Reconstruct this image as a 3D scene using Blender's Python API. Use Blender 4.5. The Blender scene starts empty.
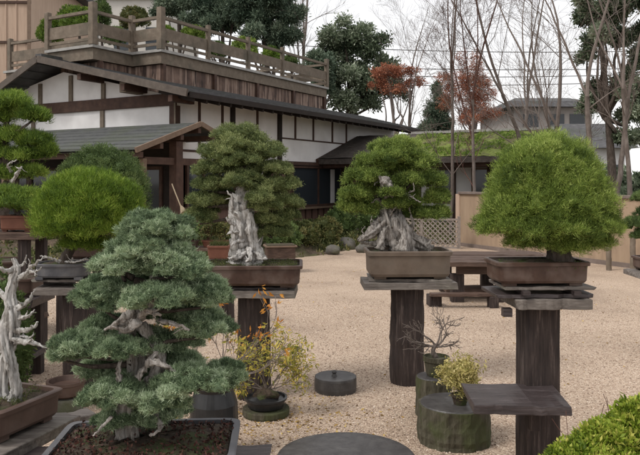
import bpy, math, random
import numpy as np
from mathutils import Vector
random.seed(7)
RNG = np.random.default_rng(11)
SC = bpy.context.scene
COL = SC.collection
PI = math.pi
F, HZ, EYE = 705.0, 180.0, 1.65      # focal length in photo pixels, horizon row, eye height

def P(px, py, d):
    """world point seen at a photo pixel, d metres in front of the viewer"""
    return np.array([(px - 320) * d / F, d, EYE - (py - HZ) * d / F])

# ------------------------------------------------------------------ mesh building
class MB:
    def __init__(s):
        s.v = []; s.f = []; s.t = []; s.n = 0
    def add(s, V, faces, tint=None):
        V = np.asarray(V, float).reshape(-1, 3)
        for fa in faces:
            fa = np.asarray(fa, np.int64)
            if fa.size: s.f.append(fa + s.n)
        s.v.append(V)
        s.t.append(np.full(len(V), .5) if tint is None else np.broadcast_to(np.asarray(tint, float), (len(V),)))
        s.n += len(V)
        return s
    def hexa(s, V8):          # 0-3 bottom ring, 4-7 top ring
        return s.add(V8, [[[0,3,2,1],[4,5,6,7],[0,1,5,4],[1,2,6,5],[2,3,7,6],[3,0,4,7]]])
    def box(s, c, w, d, h, ang=0):   # c = centre of the base
        ca, sa = math.cos(ang), math.sin(ang)
        V = []
        for z in (0, h):
            for x, y in ((-w/2,-d/2),(w/2,-d/2),(w/2,d/2),(-w/2,d/2)):
                V.append((c[0]+x*ca-y*sa, c[1]+x*sa+y*ca, c[2]+z))
        return s.hexa(V)
    def bar(s, p, q, w, h):   # a beam from p to q, w wide (horizontal), h high, its centre line on p-q
        p = np.array(p, float); q = np.array(q, float); d = q - p; L = np.linalg.norm(d); d /= L
        up = np.array([0,0,1.]) if abs(d[2]) < .95 else np.array([0,1.,0])
        sd = np.cross(d, up); sd /= np.linalg.norm(sd); up = np.cross(sd, d)
        V = []
        for u in (-1, 1):
            for e, k in ((p,-1),(p,1),(q,1),(q,-1)):
                V.append(e + sd*w/2*k + up*h/2*u)
        return s.hexa(V)
    def slab(s, pts, th):     # polygon given by top corners, th thick downwards
        n = len(pts); T = np.array(pts, float); B = T - np.array([0,0,th])
        V = np.vstack([B, T])
        s.add(V, [[list(range(n))[::-1]], [list(range(n, 2*n))], [[i, (i+1)%n, n+(i+1)%n, n+i] for i in range(n)]])
        return s
    def tube(s, path, rad, sides=8, ridges=0, amp=0., twist=0., noise=0., cap=True, tint=None):
        p = np.array(path, float); n = len(p)
        r = np.broadcast_to(np.array(rad, float), (n,))
        t = np.gradient(p, axis=0); t /= np.linalg.norm(t, axis=1)[:, None] + 1e-9
        ref = np.array([0.,0,1]) if abs(t[0][2]) < .8 else np.array([1.,0,0])
        A = np.zeros((n,3)); a = np.cross(t[0], ref); a /= np.linalg.norm(a)
        for i in range(n):
            a = a - t[i]*np.dot(a, t[i]); a /= np.linalg.norm(a) + 1e-9; A[i] = a
        Bv = np.cross(t, A)
        th = np.linspace(0, 2*PI, sides, endpoint=False)
        k = np.arange(n)[:, None]/max(1, n-1)
        rr = np.broadcast_to(r[:, None], (n, sides)).copy()
        if ridges:
            ph = RNG.uniform(0, 6.3, 3)
            rr *= 1 + amp*(np.sin(ridges*th[None]+twist*k+ph[0]) + .6*np.sin((ridges*2-1)*th[None]+twist*1.7*k+ph[1]+3*np.sin(5*k)) + .4*np.sin(3*th[None]+9*k+ph[2]))
        if noise: rr *= 1 + noise*RNG.standard_normal((n, sides))
        V = p[:, None] + rr[..., None]*(np.cos(th)[None,:,None]*A[:,None] + np.sin(th)[None,:,None]*Bv[:,None])
        V = V.reshape(-1, 3)
        i = np.arange(n-1)[:, None]*sides; j = np.arange(sides)[None]; j2 = (j+1) % sides
        Q = np.stack([i+j, i+j2, i+sides+j2, i+sides+j], -1).reshape(-1, 4)
        fs = [Q]
        if cap:
            fs += [[list(range(sides))[::-1]], [list(range((n-1)*sides, n*sides))]]
        return s.add(V, fs, tint)
    def blob(s, c, r, seg=10, rings=7, noise=0., tint=None, seed=0, squash=0):
        th = np.linspace(0, 2*PI, seg, endpoint=False); ph = np.linspace(0, PI, rings+1)[1:-1]
        D = np.array([[math.sin(b)*math.cos(a), math.sin(b)*math.sin(a), math.cos(b)] for b in ph for a in th] + [[0,0,1],[0,0,-1]])
        if noise:
            o = RNG.uniform(0, 9, 3)
            w = np.sin(D@np.array([3.1,1.7,2.3])+o[0]) + np.sin(D@np.array([-2.2,4.1,1.1])+o[1]) + .7*np.sin(D@np.array([5.,-3.,6.])+o[2])
            D = D*(1 + noise*w[:, None]*.5)
        V = np.array(c) + D*np.array(r)
        m = rings-1; i = np.arange(m-1)[:, None]*seg; j = np.arange(seg)[None]; j2 = (j+1) % seg
        Q = np.stack([i+j, i+seg+j, i+seg+j2, i+j2], -1).reshape(-1, 4)
        top = m*seg; T = [[top, k, (k+1) % seg] for k in range(seg)]
        Bt = [[top+1, (m-1)*seg+(k+1) % seg, (m-1)*seg+k] for k in range(seg)]
        return s.add(V, [Q, T, Bt], tint)
    def lathe(s, c, prof, seg=28, sx=1, sy=1, wob=0.):
        th = np.linspace(0, 2*PI, seg, endpoint=False); o = RNG.uniform(0, 6, 2)
        w = 1 + wob*(np.sin(2*th+o[0]) + .6*np.sin(5*th+o[1]))
        V = [[c[0]+r*sx*w[i]*math.cos(a), c[1]+r*sy*w[i]*math.sin(a), c[2]+z] for r, z in prof for i, a in enumerate(th)]
        m = len(prof); i = np.arange(m-1)[:, None]*seg; j = np.arange(seg)[None]; j2 = (j+1) % seg
        Q = np.stack([i+j, i+j2, i+seg+j2, i+seg+j], -1).reshape(-1, 4)
        return s.add(V, [Q, [list(range(seg))[::-1]], [list(range((m-1)*seg, m*seg))]])
    def rrect(s, c, levels, ang=0, e=5.0, seg=40):
        """loft of super-ellipses: levels = (half width, half depth, z)"""
        th = np.linspace(0, 2*PI, seg, endpoint=False) + PI/seg
        cx = np.sign(np.cos(th))*np.abs(np.cos(th))**(2/e); cy = np.sign(np.sin(th))*np.abs(np.sin(th))**(2/e)
        ca, sa = math.cos(ang), math.sin(ang); V = []
        for w, d, z in levels:
            x = cx*w; y = cy*d
            V.append(np.stack([c[0]+x*ca-y*sa, c[1]+x*sa+y*ca, np.full(seg, c[2]+z)], 1))
        m = len(levels); i = np.arange(m-1)[:, None]*seg; j = np.arange(seg)[None]; j2 = (j+1) % seg
        Q = np.stack([i+j, i+j2, i+seg+j2, i+seg+j], -1).reshape(-1, 4)
        return s.add(np.vstack(V), [Q, [list(range(seg))[::-1]], [list(range((m-1)*seg, m*seg))]])
    def build(s, name, mat, parent=None, smooth=False, bevel=0):
        V = np.vstack(s.v)
        if parent is None:
            o0 = np.array([(V[:,0].min()+V[:,0].max())/2, (V[:,1].min()+V[:,1].max())/2, V[:,2].min()])
        else:
            r = parent
            while r.parent is not None: r = r.parent
            o0 = np.array(r.location)
        V = V - o0
        lo = []; st = []; pos = 0
        for fa in s.f:
            k = fa.shape[1]
            lo.append(fa.reshape(-1)); st.append(pos + np.arange(len(fa))*k); pos += fa.size
        lo = np.concatenate(lo).astype(np.int32); st = np.concatenate(st).astype(np.int32)
        me = bpy.data.meshes.new(name)
        me.vertices.add(len(V)); me.vertices.foreach_set('co', V.astype(np.float32).reshape(-1))
        me.loops.add(len(lo)); me.loops.foreach_set('vertex_index', lo)
        me.polygons.add(len(st)); me.polygons.foreach_set('loop_start', st)
        at = me.attributes.new('tint', 'FLOAT', 'POINT')
        at.data.foreach_set('value', np.concatenate(s.t).astype(np.float32))
        me.update(calc_edges=True)
        me.polygons.foreach_set('use_smooth', np.full(len(st), bool(smooth)))
        me.materials.append(mat)
        o = bpy.data.objects.new(name, me); COL.objects.link(o)
        if parent is None: o.location = o0
        else: o.parent = parent
        if bevel:
            b = o.modifiers.new('bevel', 'BEVEL'); b.width = bevel; b.segments = 2; b.limit_method = 'ANGLE'
        return o

def tag(o, label, cat, group=None, kind=None):
    if label: o['label'] = label
    if cat: o['category'] = cat
    if group: o['group'] = group
    if kind: o['kind'] = kind
    return o
def thing(name, loc, label, cat, group=None):
    o = bpy.data.objects.new(name, None); COL.objects.link(o)
    o.location = [float(x) for x in loc]; o.empty_display_size = .2
    return tag(o, label, cat, group)
def structure(o):
    o['kind'] = 'structure'; return o
def spline(pts, n=24):
    """Catmull-Rom through the points (any number of columns)"""
    p = np.array(pts, float); q = np.vstack([2*p[0]-p[1], p, 2*p[-1]-p[-2]]); out = []
    m = len(p)-1
    for u in np.linspace(0, m-1e-6, n):
        i = int(u); t = u-i; a, b, c, d = q[i:i+4]
        out.append(.5*((2*b)+(c-a)*t+(2*a-5*b+4*c-d)*t*t+(3*b-a-3*c+d)*t**3))
    return np.array(out)
def norm(a): return a/(np.linalg.norm(a, axis=-1, keepdims=True)+1e-9)

# ------------------------------------------------------------------ materials
def newmat(name):
    m = bpy.data.materials.new(name); m.use_nodes = True
    nt = m.node_tree; nt.nodes.clear()
    out = nt.nodes.new('ShaderNodeOutputMaterial'); b = nt.nodes.new('ShaderNodeBsdfPrincipled')
    nt.links.new(b.outputs[0], out.inputs[0])
    return m, nt, b, out
def ramp(nt, stops):
    r = nt.nodes.new('ShaderNodeValToRGB'); e = r.color_ramp.elements
    while len(e) < len(stops): e.new(.5)
    for i, (p, c) in enumerate(stops):
        e[i].position = p; e[i].color = (*c, 1)
    return r
def rough_mat(name, stops, scale=8, stretch=(1,1,1), rough=.75, bump=.3, detail=8, rot=0, spec=.3, dist=.01, big=None, coord='Object'):
    """noise-driven base colour with bump; stretch < 1 draws the grain out along that axis"""
    m, nt, b, out = newmat(name); N = nt.nodes.new; L = nt.links.new
    tc = N('ShaderNodeTexCoord'); mp = N('ShaderNodeMapping'); mp.inputs['Scale'].default_value = stretch
    mp.inputs['Rotation'].default_value = (0, 0, rot)
    L(tc.outputs[coord], mp.inputs[0])
    n = N('ShaderNodeTexNoise'); n.inputs['Scale'].default_value = scale; n.inputs['Detail'].default_value = detail; n.inputs['Roughness'].default_value = .65
    L(mp.outputs[0], n.inputs['Vector'])
    r = ramp(nt, stops); L(n.outputs[0], r.inputs[0])
    col = r.outputs[0]
    if big:      # (scale, colour, threshold, amount): larger stains or moss
        n2 = N('ShaderNodeTexNoise'); n2.inputs['Scale'].default_value = big[0]; n2.inputs['Detail'].default_value = 6
        L(tc.outputs[coord], n2.inputs['Vector'])
        mr = N('ShaderNodeMapRange'); mr.inputs[1].default_value = big[2]-.08; mr.inputs[2].default_value = big[2]+.08; mr.inputs[4].default_value = big[3]
        L(n2.outputs[0], mr.inputs[0])
        mx = N('ShaderNodeMixRGB'); mx.inputs[2].default_value = (*big[1], 1); L(mr.outputs[0], mx.inputs[0]); L(col, mx.inputs[1]); col = mx.outputs[0]
    L(col, b.inputs['Base Color'])
    b.inputs['Roughness'].default_value = rough; b.inputs['Specular IOR Level'].default_value = spec
    bp = N('ShaderNodeBump'); bp.inputs['Strength'].default_value = bump; bp.inputs['Distance'].default_value = dist
    L(n.outputs[0], bp.inputs['Height']); L(bp.outputs[0], b.inputs['Normal'])
    return m
def leaf_mat(name, dark, light, third=None, trans=.25, rough=.6, gain=1.0):
    m, nt, b, out = newmat(name); N = nt.nodes.new; L = nt.links.new
    a = N('ShaderNodeAttribute'); a.attribute_name = 'tint'
    g = lambda c: tuple(min(.8, x*gain) for x in c)
    st = [(0.0, g([x*.8 for x in dark])), (.68, g(light))] + ([(1.0, g(third))] if third else [])
    r = ramp(nt, st); L(a.outputs['Fac'], r.inputs[0]); L(r.outputs[0], b.inputs['Base Color'])
    b.inputs['Roughness'].default_value = rough; b.inputs['Specular IOR Level'].default_value = .25
    t = N('ShaderNodeBsdfTranslucent'); L(r.outputs[0], t.inputs[0])
    mx = N('ShaderNodeMixShader'); mx.inputs[0].default_value = trans
    L(b.outputs[0], mx.inputs[1]); L(t.outputs[0], mx.inputs[2]); L(mx.outputs[0], out.inputs[0])
    return m
WOODZ = (6, 6, .5)      # grain running up
M = {}
M['dark_post'] = rough_mat('weathered_dark_wood', [(.3,(.018,.013,.012)),(.55,(.045,.032,.028)),(.72,(.13,.10,.088))], 9, (5,5,.45), .8, .8, dist=.02)  # palest streaks put the posts' vertical highlights into the wood colour
M['slab_wood'] = rough_mat('grey_weathered_plank', [(.25,(.06,.048,.042)),(.5,(.14,.12,.105)),(.8,(.27,.24,.21))], 7, (.6,7,7), .7, .6, dist=.01, big=(3,(.08,.09,.05),.62,.5))
M['dark_plank'] = rough_mat('dark_wet_plank', [(.25,(.020,.015,.015)),(.55,(.055,.043,.042)),(.8,(.12,.10,.10))], 7, (.6,7,7), .36, .5, dist=.01)
M['bench_wood'] = rough_mat('brown_bench_wood', [(.25,(.03,.018,.013)),(.55,(.085,.052,.038)),(.8,(.16,.11,.085))], 6, (.6,6,6), .65, .5, dist=.01)
M['house_wood'] = rough_mat('dark_brown_house_timber', [(.2,(.032,.017,.012)),(.55,(.07,.038,.027)),(.85,(.12,.07,.05))], 5, (1.2,1.2,1.2), .7, .25)
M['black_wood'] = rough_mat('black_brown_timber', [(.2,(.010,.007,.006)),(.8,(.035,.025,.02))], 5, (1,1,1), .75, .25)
M['light_wood'] = rough_mat('tan_timber', [(.2,(.12,.08,.055)),(.8,(.22,.155,.11))], 5, (2,2,2), .7, .25)
M['red_wood'] = rough_mat('red_brown_boards', [(.2,(.10,.055,.042)),(.5,(.16,.092,.072)),(.85,(.22,.14,.11))], 5, (6,6,.5), .7, .3)
M['rail_wood'] = rough_mat('grey_brown_railing_timber', [(.2,(.10,.078,.058)),(.55,(.165,.132,.10)),(.8,(.24,.20,.155))], 5, (1.4,1.4,1.4), .75, .3, big=(2,(.06,.06,.045),.6,.5))
M['house_grey'] = rough_mat('grey_brown_barge_timber', [(.2,(.06,.048,.04)),(.55,(.10,.082,.068)),(.85,(.15,.125,.105))], 5, (1.4,1.4,1.4), .75, .3)
M['plaster'] = rough_mat('white_plaster', [(.3,(.68,.665,.655)),(.7,(.80,.785,.775))], 1.6, (1,1,1), .85, .08, big=(.9,(.50,.48,.47),.58,.5))
M['bark_panel'] = None
M['roof'] = rough_mat('dark_grey_shingle', [(.25,(.035,.034,.035)),(.5,(.07,.068,.07)),(.8,(.12,.118,.118))], 6, (1,1,1), .6, .4, big=(1.3,(.05,.055,.04),.55,.6))
M['porch_roof'] = rough_mat('grey_green_shingle', [(.25,(.045,.048,.048)),(.5,(.072,.075,.074)),(.8,(.12,.122,.116))], 7, (1,1,1), .6, .3, big=(1.5,(.07,.08,.055),.55,.6))
M['bark_roof'] = rough_mat('dark_bark_roof', [(.25,(.03,.024,.02)),(.5,(.06,.05,.043)),(.8,(.11,.09,.08))], 9, (1,1,1), .85, .7, dist=.03)
M['moss_roof'] = rough_mat('mossy_green_roof', [(.25,(.06,.075,.018)),(.5,(.15,.19,.04)),(.8,(.25,.28,.07))], 14, (1,1,1), .9, .8, dist=.04, big=(1.9,(.11,.085,.05),.52,.85))
M['ridge'] = rough_mat('pale_ridge_cap', [(.3,(.24,.23,.215)),(.7,(.36,.35,.33))], 6, (1,1,1), .6, .1)
M['pot_brown'] = rough_mat('brown_unglazed_clay', [(.3,(.06,.036,.028)),(.7,(.10,.062,.048))], 10, (1,1,1), .5, .15, big=(6,(.17,.13,.11),.6,.35))
M['pot_red'] = rough_mat('red_brown_clay', [(.3,(.042,.024,.018)),(.7,(.08,.046,.034))], 9, (1,1,1), .42, .2, big=(7,(.17,.13,.11),.58,.5))
M['pot_terra'] = rough_mat('terracotta', [(.3,(.12,.045,.028)),(.7,(.19,.08,.05))], 10, (1,1,1), .6, .15)
M['pot_grey'] = rough_mat('blue_grey_clay', [(.3,(.055,.055,.062)),(.7,(.11,.108,.115))], 12, (1,1,1), .45, .15, big=(7,(.16,.15,.14),.6,.4))
M['pot_olive'] = rough_mat('olive_brown_clay', [(.3,(.105,.078,.058)),(.7,(.165,.126,.096))], 9, (1,1,1), .55, .15, big=(5,(.12,.10,.08),.58,.5))
M['pot_black'] = rough_mat('black_glazed_clay', [(.3,(.012,.012,.013)),(.7,(.03,.03,.03))], 9, (1,1,1), .3, .1)
M['soil'] = rough_mat('dark_bonsai_soil', [(.3,(.025,.018,.012)),(.55,(.07,.05,.035)),(.8,(.13,.10,.07))], 70, (1,1,1), .9, 1, dist=.01, big=(14,(.05,.07,.02),.56,.8))
M['deadwood'] = rough_mat('bleached_deadwood', [(.28,(.07,.06,.05)),(.42,(.34,.32,.29)),(.54,(.60,.58,.55)),(.8,(.74,.72,.70))], 22, (3.2,3.2,.5), .75, 1, dist=.02)
M['deadwood_grey'] = rough_mat('grey_brown_deadwood', [(.28,(.045,.035,.028)),(.42,(.22,.195,.17)),(.56,(.44,.405,.37)),(.85,(.62,.585,.55))], 22, (3.2,3.2,.5), .8, 1, dist=.02)
M['bark'] = rough_mat('rough_grey_brown_bark', [(.25,(.03,.022,.017)),(.5,(.08,.062,.05)),(.8,(.17,.14,.12))], 14, (3,3,.8), .9, 1, dist=.02)
M['pale_bark'] = rough_mat('pale_grey_bark', [(.25,(.06,.047,.038)),(.5,(.13,.105,.09)),(.8,(.24,.21,.185))], 6, (2,2,.8), .9, .6, dist=.02)
M['twig'] = rough_mat('grey_twig', [(.25,(.12,.095,.08)),(.8,(.22,.185,.165))], 6, (1,1,1), .9, .2)
M['twig_red'] = rough_mat('reddish_twig', [(.25,(.06,.03,.022)),(.8,(.13,.065,.05))], 6, (1,1,1), .9, .2)
M['stump'] = rough_mat('mossy_stump_side', [(.2,(.022,.020,.012)),(.5,(.07,.062,.04)),(.8,(.15,.135,.10))], 9, (4,4,.7), .85, .9, dist=.02, big=(6,(.06,.072,.025),.52,.7))
M['stone_dark'] = rough_mat('dark_grey_stone', [(.25,(.035,.032,.032)),(.5,(.06,.056,.055)),(.8,(.10,.095,.09))], 14, (1,1,1), .38, .5, dist=.008)
M['rock'] = rough_mat('garden_rock', [(.25,(.06,.055,.05)),(.5,(.13,.12,.105)),(.8,(.24,.225,.20))], 5, (1,1,1), .9, .7, dist=.03, big=(3,(.07,.08,.03),.55,.7))
M['tan_wall'] = rough_mat('tan_render', [(.25,(.23,.165,.115)),(.45,(.315,.228,.155)),(.75,(.38,.28,.195))], 3.0, (2.2,2.2,.35), .9, .15, big=(1.3,(.24,.17,.12),.54,.6))
M['cap'] = rough_mat('brown_wall_cap', [(.3,(.13,.10,.085)),(.7,(.20,.16,.14))], 5, (1,1,1), .7, .2)
M['fence_wood'] = rough_mat('pinkish_tan_boards', [(.3,(.38,.27,.20)),(.7,(.50,.37,.28))], 3, (6,6,.4), .8, .2)
M['far_wall'] = rough_mat('far_house_render', [(.3,(.30,.27,.25)),(.7,(.36,.33,.31))], 2, (1,1,1), .9, .1)
M['far_wall2'] = rough_mat('far_beige_render', [(.3,(.52,.49,.45)),(.7,(.58,.55,.50))], 2, (1,1,1), .9, .1)
M['lattice'] = rough_mat('split_bamboo', [(.3,(.16,.13,.11)),(.7,(.32,.28,.25))], 12, (1,1,1), .8, .2)
M['wire'] = rough_mat('black_cable', [(.3,(.03,.03,.03)),(.7,(.05,.05,.05))], 5, (1,1,1), .6, .0)
M['bed'] = rough_mat('leafy_bed_soil', [(.25,(.035,.026,.018)),(.45,(.09,.065,.045)),(.62,(.15,.11,.075)),(.85,(.26,.20,.14))], 16, (1,1,1), .95, 1, dist=.03, big=(1.4,(.07,.085,.025),.52,.8))
M['earth'] = rough_mat('dark_earth', [(.3,(.06,.05,.035)),(.7,(.13,.11,.07))], 2, (1,1,1), .95, .5, dist=.05)
M['white_block'] = rough_mat('pale_stone', [(.3,(.40,.39,.37)),(.7,(.58,.57,.55))], 10, (1,1,1), .8, .3)
M['straw'] = rough_mat('pale_straw', [(.3,(.20,.15,.10)),(.7,(.30,.24,.16))], 30, (1,1,1), .8, .2)
def glass(name, c, rough=.06):
    m, nt, b, out = newmat(name); b.inputs['Base Color'].default_value = (*c,1); b.inputs['Roughness'].default_value = rough
    b.inputs['Specular IOR Level'].default_value = .5; return m
M['glass'] = glass('dark_window_glass', (.030,.036,.042))
# bark strips on the terrace front: vertical streaks of many browns
def streak(name, stops, scale):
    m, nt, b, out = newmat(name); N = nt.nodes.new; L = nt.links.new
    tc = N('ShaderNodeTexCoord'); mp = N('ShaderNodeMapping'); mp.inputs['Scale'].default_value = (1,1,.06)
    L(tc.outputs['Object'], mp.inputs[0]); v = N('ShaderNodeTexVoronoi'); v.inputs['Scale'].default_value = scale
    L(mp.outputs[0], v.inputs['Vector']); n = N('ShaderNodeTexNoise'); n.inputs['Scale'].default_value = 5; n.inputs['Detail'].default_value = 8
    L(tc.outputs['Object'], n.inputs['Vector'])
    sp = N('ShaderNodeSeparateColor'); L(v.outputs['Color'], sp.inputs[0])
    mm = N('ShaderNodeMath'); mm.operation = 'MULTIPLY_ADD'; mm.inputs[1].default_value = .6; L(sp.outputs[0], mm.inputs[0])
    m2 = N('ShaderNodeMath'); m2.operation = 'MULTIPLY'; m2.inputs[1].default_value = .45; L(n.outputs[0], m2.inputs[0]); L(m2.outputs[0], mm.inputs[2])
    r = ramp(nt, stops); L(mm.outputs[0], r.inputs[0]); L(r.outputs[0], b.inputs['Base Color']); b.inputs['Roughness'].default_value = .85
    bp = N('ShaderNodeBump'); bp.inputs['Strength'].default_value = .8; bp.inputs['Distance'].default_value = .03; L(mm.outputs[0], bp.inputs['Height']); L(bp.outputs[0], b.inputs['Normal'])
    return m
M['bark_panel'] = streak('bark_strip_cladding', [(.15,(.035,.022,.018)),(.36,(.10,.062,.048)),(.55,(.19,.125,.095)),(.85,(.30,.22,.175))], 13)
# pea gravel
def gravel():
    m, nt, b, out = newmat('pea_gravel'); N = nt.nodes.new; L = nt.links.new
    tc = N('ShaderNodeTexCoord')
    v = N('ShaderNodeTexVoronoi'); v.inputs['Scale'].default_value = 95; L(tc.outputs['Object'], v.inputs['Vector'])
    sp = N('ShaderNodeSeparateColor'); L(v.outputs['Color'], sp.inputs[0])
    r = ramp(nt, [(0,(.28,.20,.145)),(.2,(.405,.298,.22)),(.5,(.475,.364,.275)),(.8,(.54,.425,.325)),(.95,(.59,.48,.375)),(1,(.66,.56,.455))])
    L(sp.outputs[0], r.inputs[0])
    n = N('ShaderNodeTexNoise'); n.inputs['Scale'].default_value = .9; n.inputs['Detail'].default_value = 7; L(tc.outputs['Object'], n.inputs['Vector'])
    r2 = ramp(nt, [(.28,(.66,.63,.60)),(.45,(.88,.86,.83)),(.66,(1,.985,.965))]); L(n.outputs[0], r2.inputs[0])
    mx = N('ShaderNodeMixRGB'); mx.blend_type = 'MULTIPLY'; mx.inputs[0].default_value = 1; L(r.outputs[0], mx.inputs[1]); L(r2.outputs[0], mx.inputs[2])
    L(mx.outputs[0], b.inputs['Base Color']); b.inputs['Roughness'].default_value = .8
    bp = N('ShaderNodeBump'); bp.invert = True; bp.inputs['Strength'].default_value = 1; bp.inputs['Distance'].default_value = .008
    L(v.outputs['Distance'], bp.inputs['Height']); L(bp.outputs[0], b.inputs['Normal'])
    return m
M['gravel'] = gravel()
M['pebble'] = leaf_mat('loose_pebbles', (.24,.17,.13), (.53,.405,.31), (.70,.60,.50), 0, .8)
# foliage
M['f_blue'] = leaf_mat('blue_green_needles', (.052,.085,.043), (.182,.238,.135), (.31,.365,.25), gain=1.55)
M['f_bright'] = leaf_mat('bright_pine_needles', (.045,.075,.015), (.15,.205,.038), (.26,.31,.09), gain=1.6)
M['f_bright2'] = leaf_mat('grassy_pine_needles', (.045,.085,.011), (.125,.195,.022), (.22,.28,.05), gain=1.45)
M['f_olive'] = leaf_mat('olive_green_foliage', (.045,.064,.022), (.125,.15,.055), (.21,.23,.10), gain=1.7)
M['f_junip'] = leaf_mat('juniper_foliage', (.04,.068,.015), (.125,.172,.036), (.22,.27,.07), gain=1.6)
M['f_dome'] = leaf_mat('dull_green_foliage', (.035,.06,.018), (.085,.125,.04), (.13,.17,.06), gain=1.5)
M['f_left'] = leaf_mat('mid_green_needles', (.04,.075,.012), (.13,.195,.03), (.22,.28,.055), gain=1.5)
M['f_dark'] = leaf_mat('dark_evergreen_leaves', (.016,.026,.015), (.075,.095,.058), (.17,.19,.14), gain=2.4)
M['f_conif'] = leaf_mat('dark_conifer_needles', (.014,.024,.015), (.055,.075,.05), (.11,.13,.09), gain=2.5)
M['f_red'] = leaf_mat('rust_red_leaves', (.17,.06,.035), (.33,.13,.075), (.42,.20,.12), gain=1.35)
M['f_yellow'] = leaf_mat('yellow_autumn_leaves', (.17,.20,.04), (.50,.42,.09), (.66,.40,.08), .35, gain=1.15)
M['f_orange'] = leaf_mat('orange_leaves', (.45,.15,.03), (.62,.27,.05), (.62,.36,.08), .35)
M['f_cream'] = leaf_mat('cream_yellow_leaves', (.28,.27,.08), (.55,.47,.18), (.68,.58,.30), .3)
M['f_lime'] = leaf_mat('lime_shrub_leaves', (.09,.15,.012), (.30,.38,.045), (.50,.48,.11), .35)
M['f_shrub'] = leaf_mat('low_shrub_leaves', (.035,.05,.015), (.11,.12,.04), (.20,.17,.07), gain=1.2)
M['mulch'] = leaf_mat('dry_brown_mulch', (.02,.010,.008), (.10,.04,.03), (.16,.08,.05), .05)
M['litter'] = leaf_mat('fallen_leaf', (.12,.07,.035), (.38,.24,.07), (.55,.40,.12), .1)

# ------------------------------------------------------------------ foliage
def leaves(mb, pos, dirs, L, w, k, spread, tint, quad=False, jit=.01, tv=.12):
    """k needles (or leaves) around each tuft"""
    n = len(pos)
    pos = np.repeat(pos, k, 0); d = norm(np.repeat(dirs, k, 0) + spread*RNG.standard_normal((n*k, 3)))
    t = np.clip(np.repeat(tint, k) + tv*RNG.standard_normal(n*k), 0, 1)
    base = pos + jit*RNG.standard_normal((n*k, 3)); ln = L*RNG.uniform(.65, 1.2, (n*k, 1))
    sd = norm(np.cross(d, RNG.standard_normal((n*k, 3))))*w/2
    if quad:
        V = np.stack([base, base+d*ln*.5+sd, base+d*ln, base+d*ln*.5-sd], 1).reshape(-1, 3)
        mb.add(V, [np.arange(n*k*4).reshape(-1, 4)], np.repeat(t, 4))
    else:
        V = np.stack([base-sd, base+sd, base+d*ln], 1).reshape(-1, 3)
        mb.add(V, [np.arange(n*k*3).reshape(-1, 3)], np.repeat(t, 3))
def pad_lobes(c, r, m, f=.42):
    """small lobes spread over the upper side of an ellipsoid pad"""
    out = []
    ga = PI*(3-5**.5); o = RNG.uniform(0, 6)
    for i in range(m):
        z = 1 - (i+.5)/m*1.25; z = max(z, -.3); rr = math.sqrt(max(0, 1-z*z)); a = i*ga+o
        d = np.array([rr*math.cos(a), rr*math.sin(a), z])
        s = f*RNG.uniform(.8, 1.2)
        out.append((np.array(c)+d*np.array(r)*(1-f*.8), np.array([r[0]*s, r[1]*s, max(r[2]*s*1.15, min(r[0],r[1])*s*.45)])))
    return out
def foliage(mb, lobes, n, L, w, k, up=.5, spread=.35, quad=False, low=-.75, core=.62, tv=.07, shell=(.7,1.02), cull=.6, jit=.01, droop=0):
    C = np.array([l[0] for l in lobes]); R = np.array([l[1] for l in lobes])
    area = (R[:,0]*R[:,1] + R[:,0]*R[:,2] + R[:,1]*R[:,2]); p = area/area.sum()
    i = RNG.choice(len(lobes), n, p=p)
    D = norm(RNG.standard_normal((n, 3))); bad = D[:,2] < low; D[bad, 2] *= -1
    s = RNG.uniform(shell[0], shell[1], (n, 1))
    pos = C[i] + D*R[i]*s
    q = (((pos[:,None]-C[None])/R[None])**2).sum(-1); q[np.arange(n), i] = 9
    keep = q.min(1) > cull**2
    pos, D, i = pos[keep], D[keep], i[keep]
    lt = RNG.normal(.5, .20, len(lobes))
    tint = np.clip(lt[i] + .24*RNG.standard_normal(len(i)), .02, .98)
    dirs = norm(norm(D/R[i]) + np.array([0, 0, up]))
    leaves(mb, pos, dirs, L, w, k, spread, tint, quad, jit, tv)
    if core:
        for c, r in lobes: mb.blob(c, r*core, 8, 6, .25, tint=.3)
def pads_px(pads, D, flat=.85):
    """(px, py, half width px, half height px, extra depth m)"""
    out = []
    for p in pads:
        px, py, rx, ry = p[:4]; dd = p[4] if len(p) > 4 else 0
        d = D+dd; s = d/F
        out.append((P(px, py, d), np.array([rx*s, rx*s*flat, ry*s])))
    return out
def branch_to(mb, a, b, r0, r1, sag=.0, wig=.02, n=10, sides=7):
    a = np.array(a, float); b = np.array(b, float); m = (a+b)/2 + RNG.normal(0, wig, 3) + np.array([0,0,-sag])
    q = a*.7+b*.3 + RNG.normal(0, wig, 3)
    mb.tube(spline([a, q, m, b], n), np.linspace(r0, r1, n), sides, noise=.06)

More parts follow.
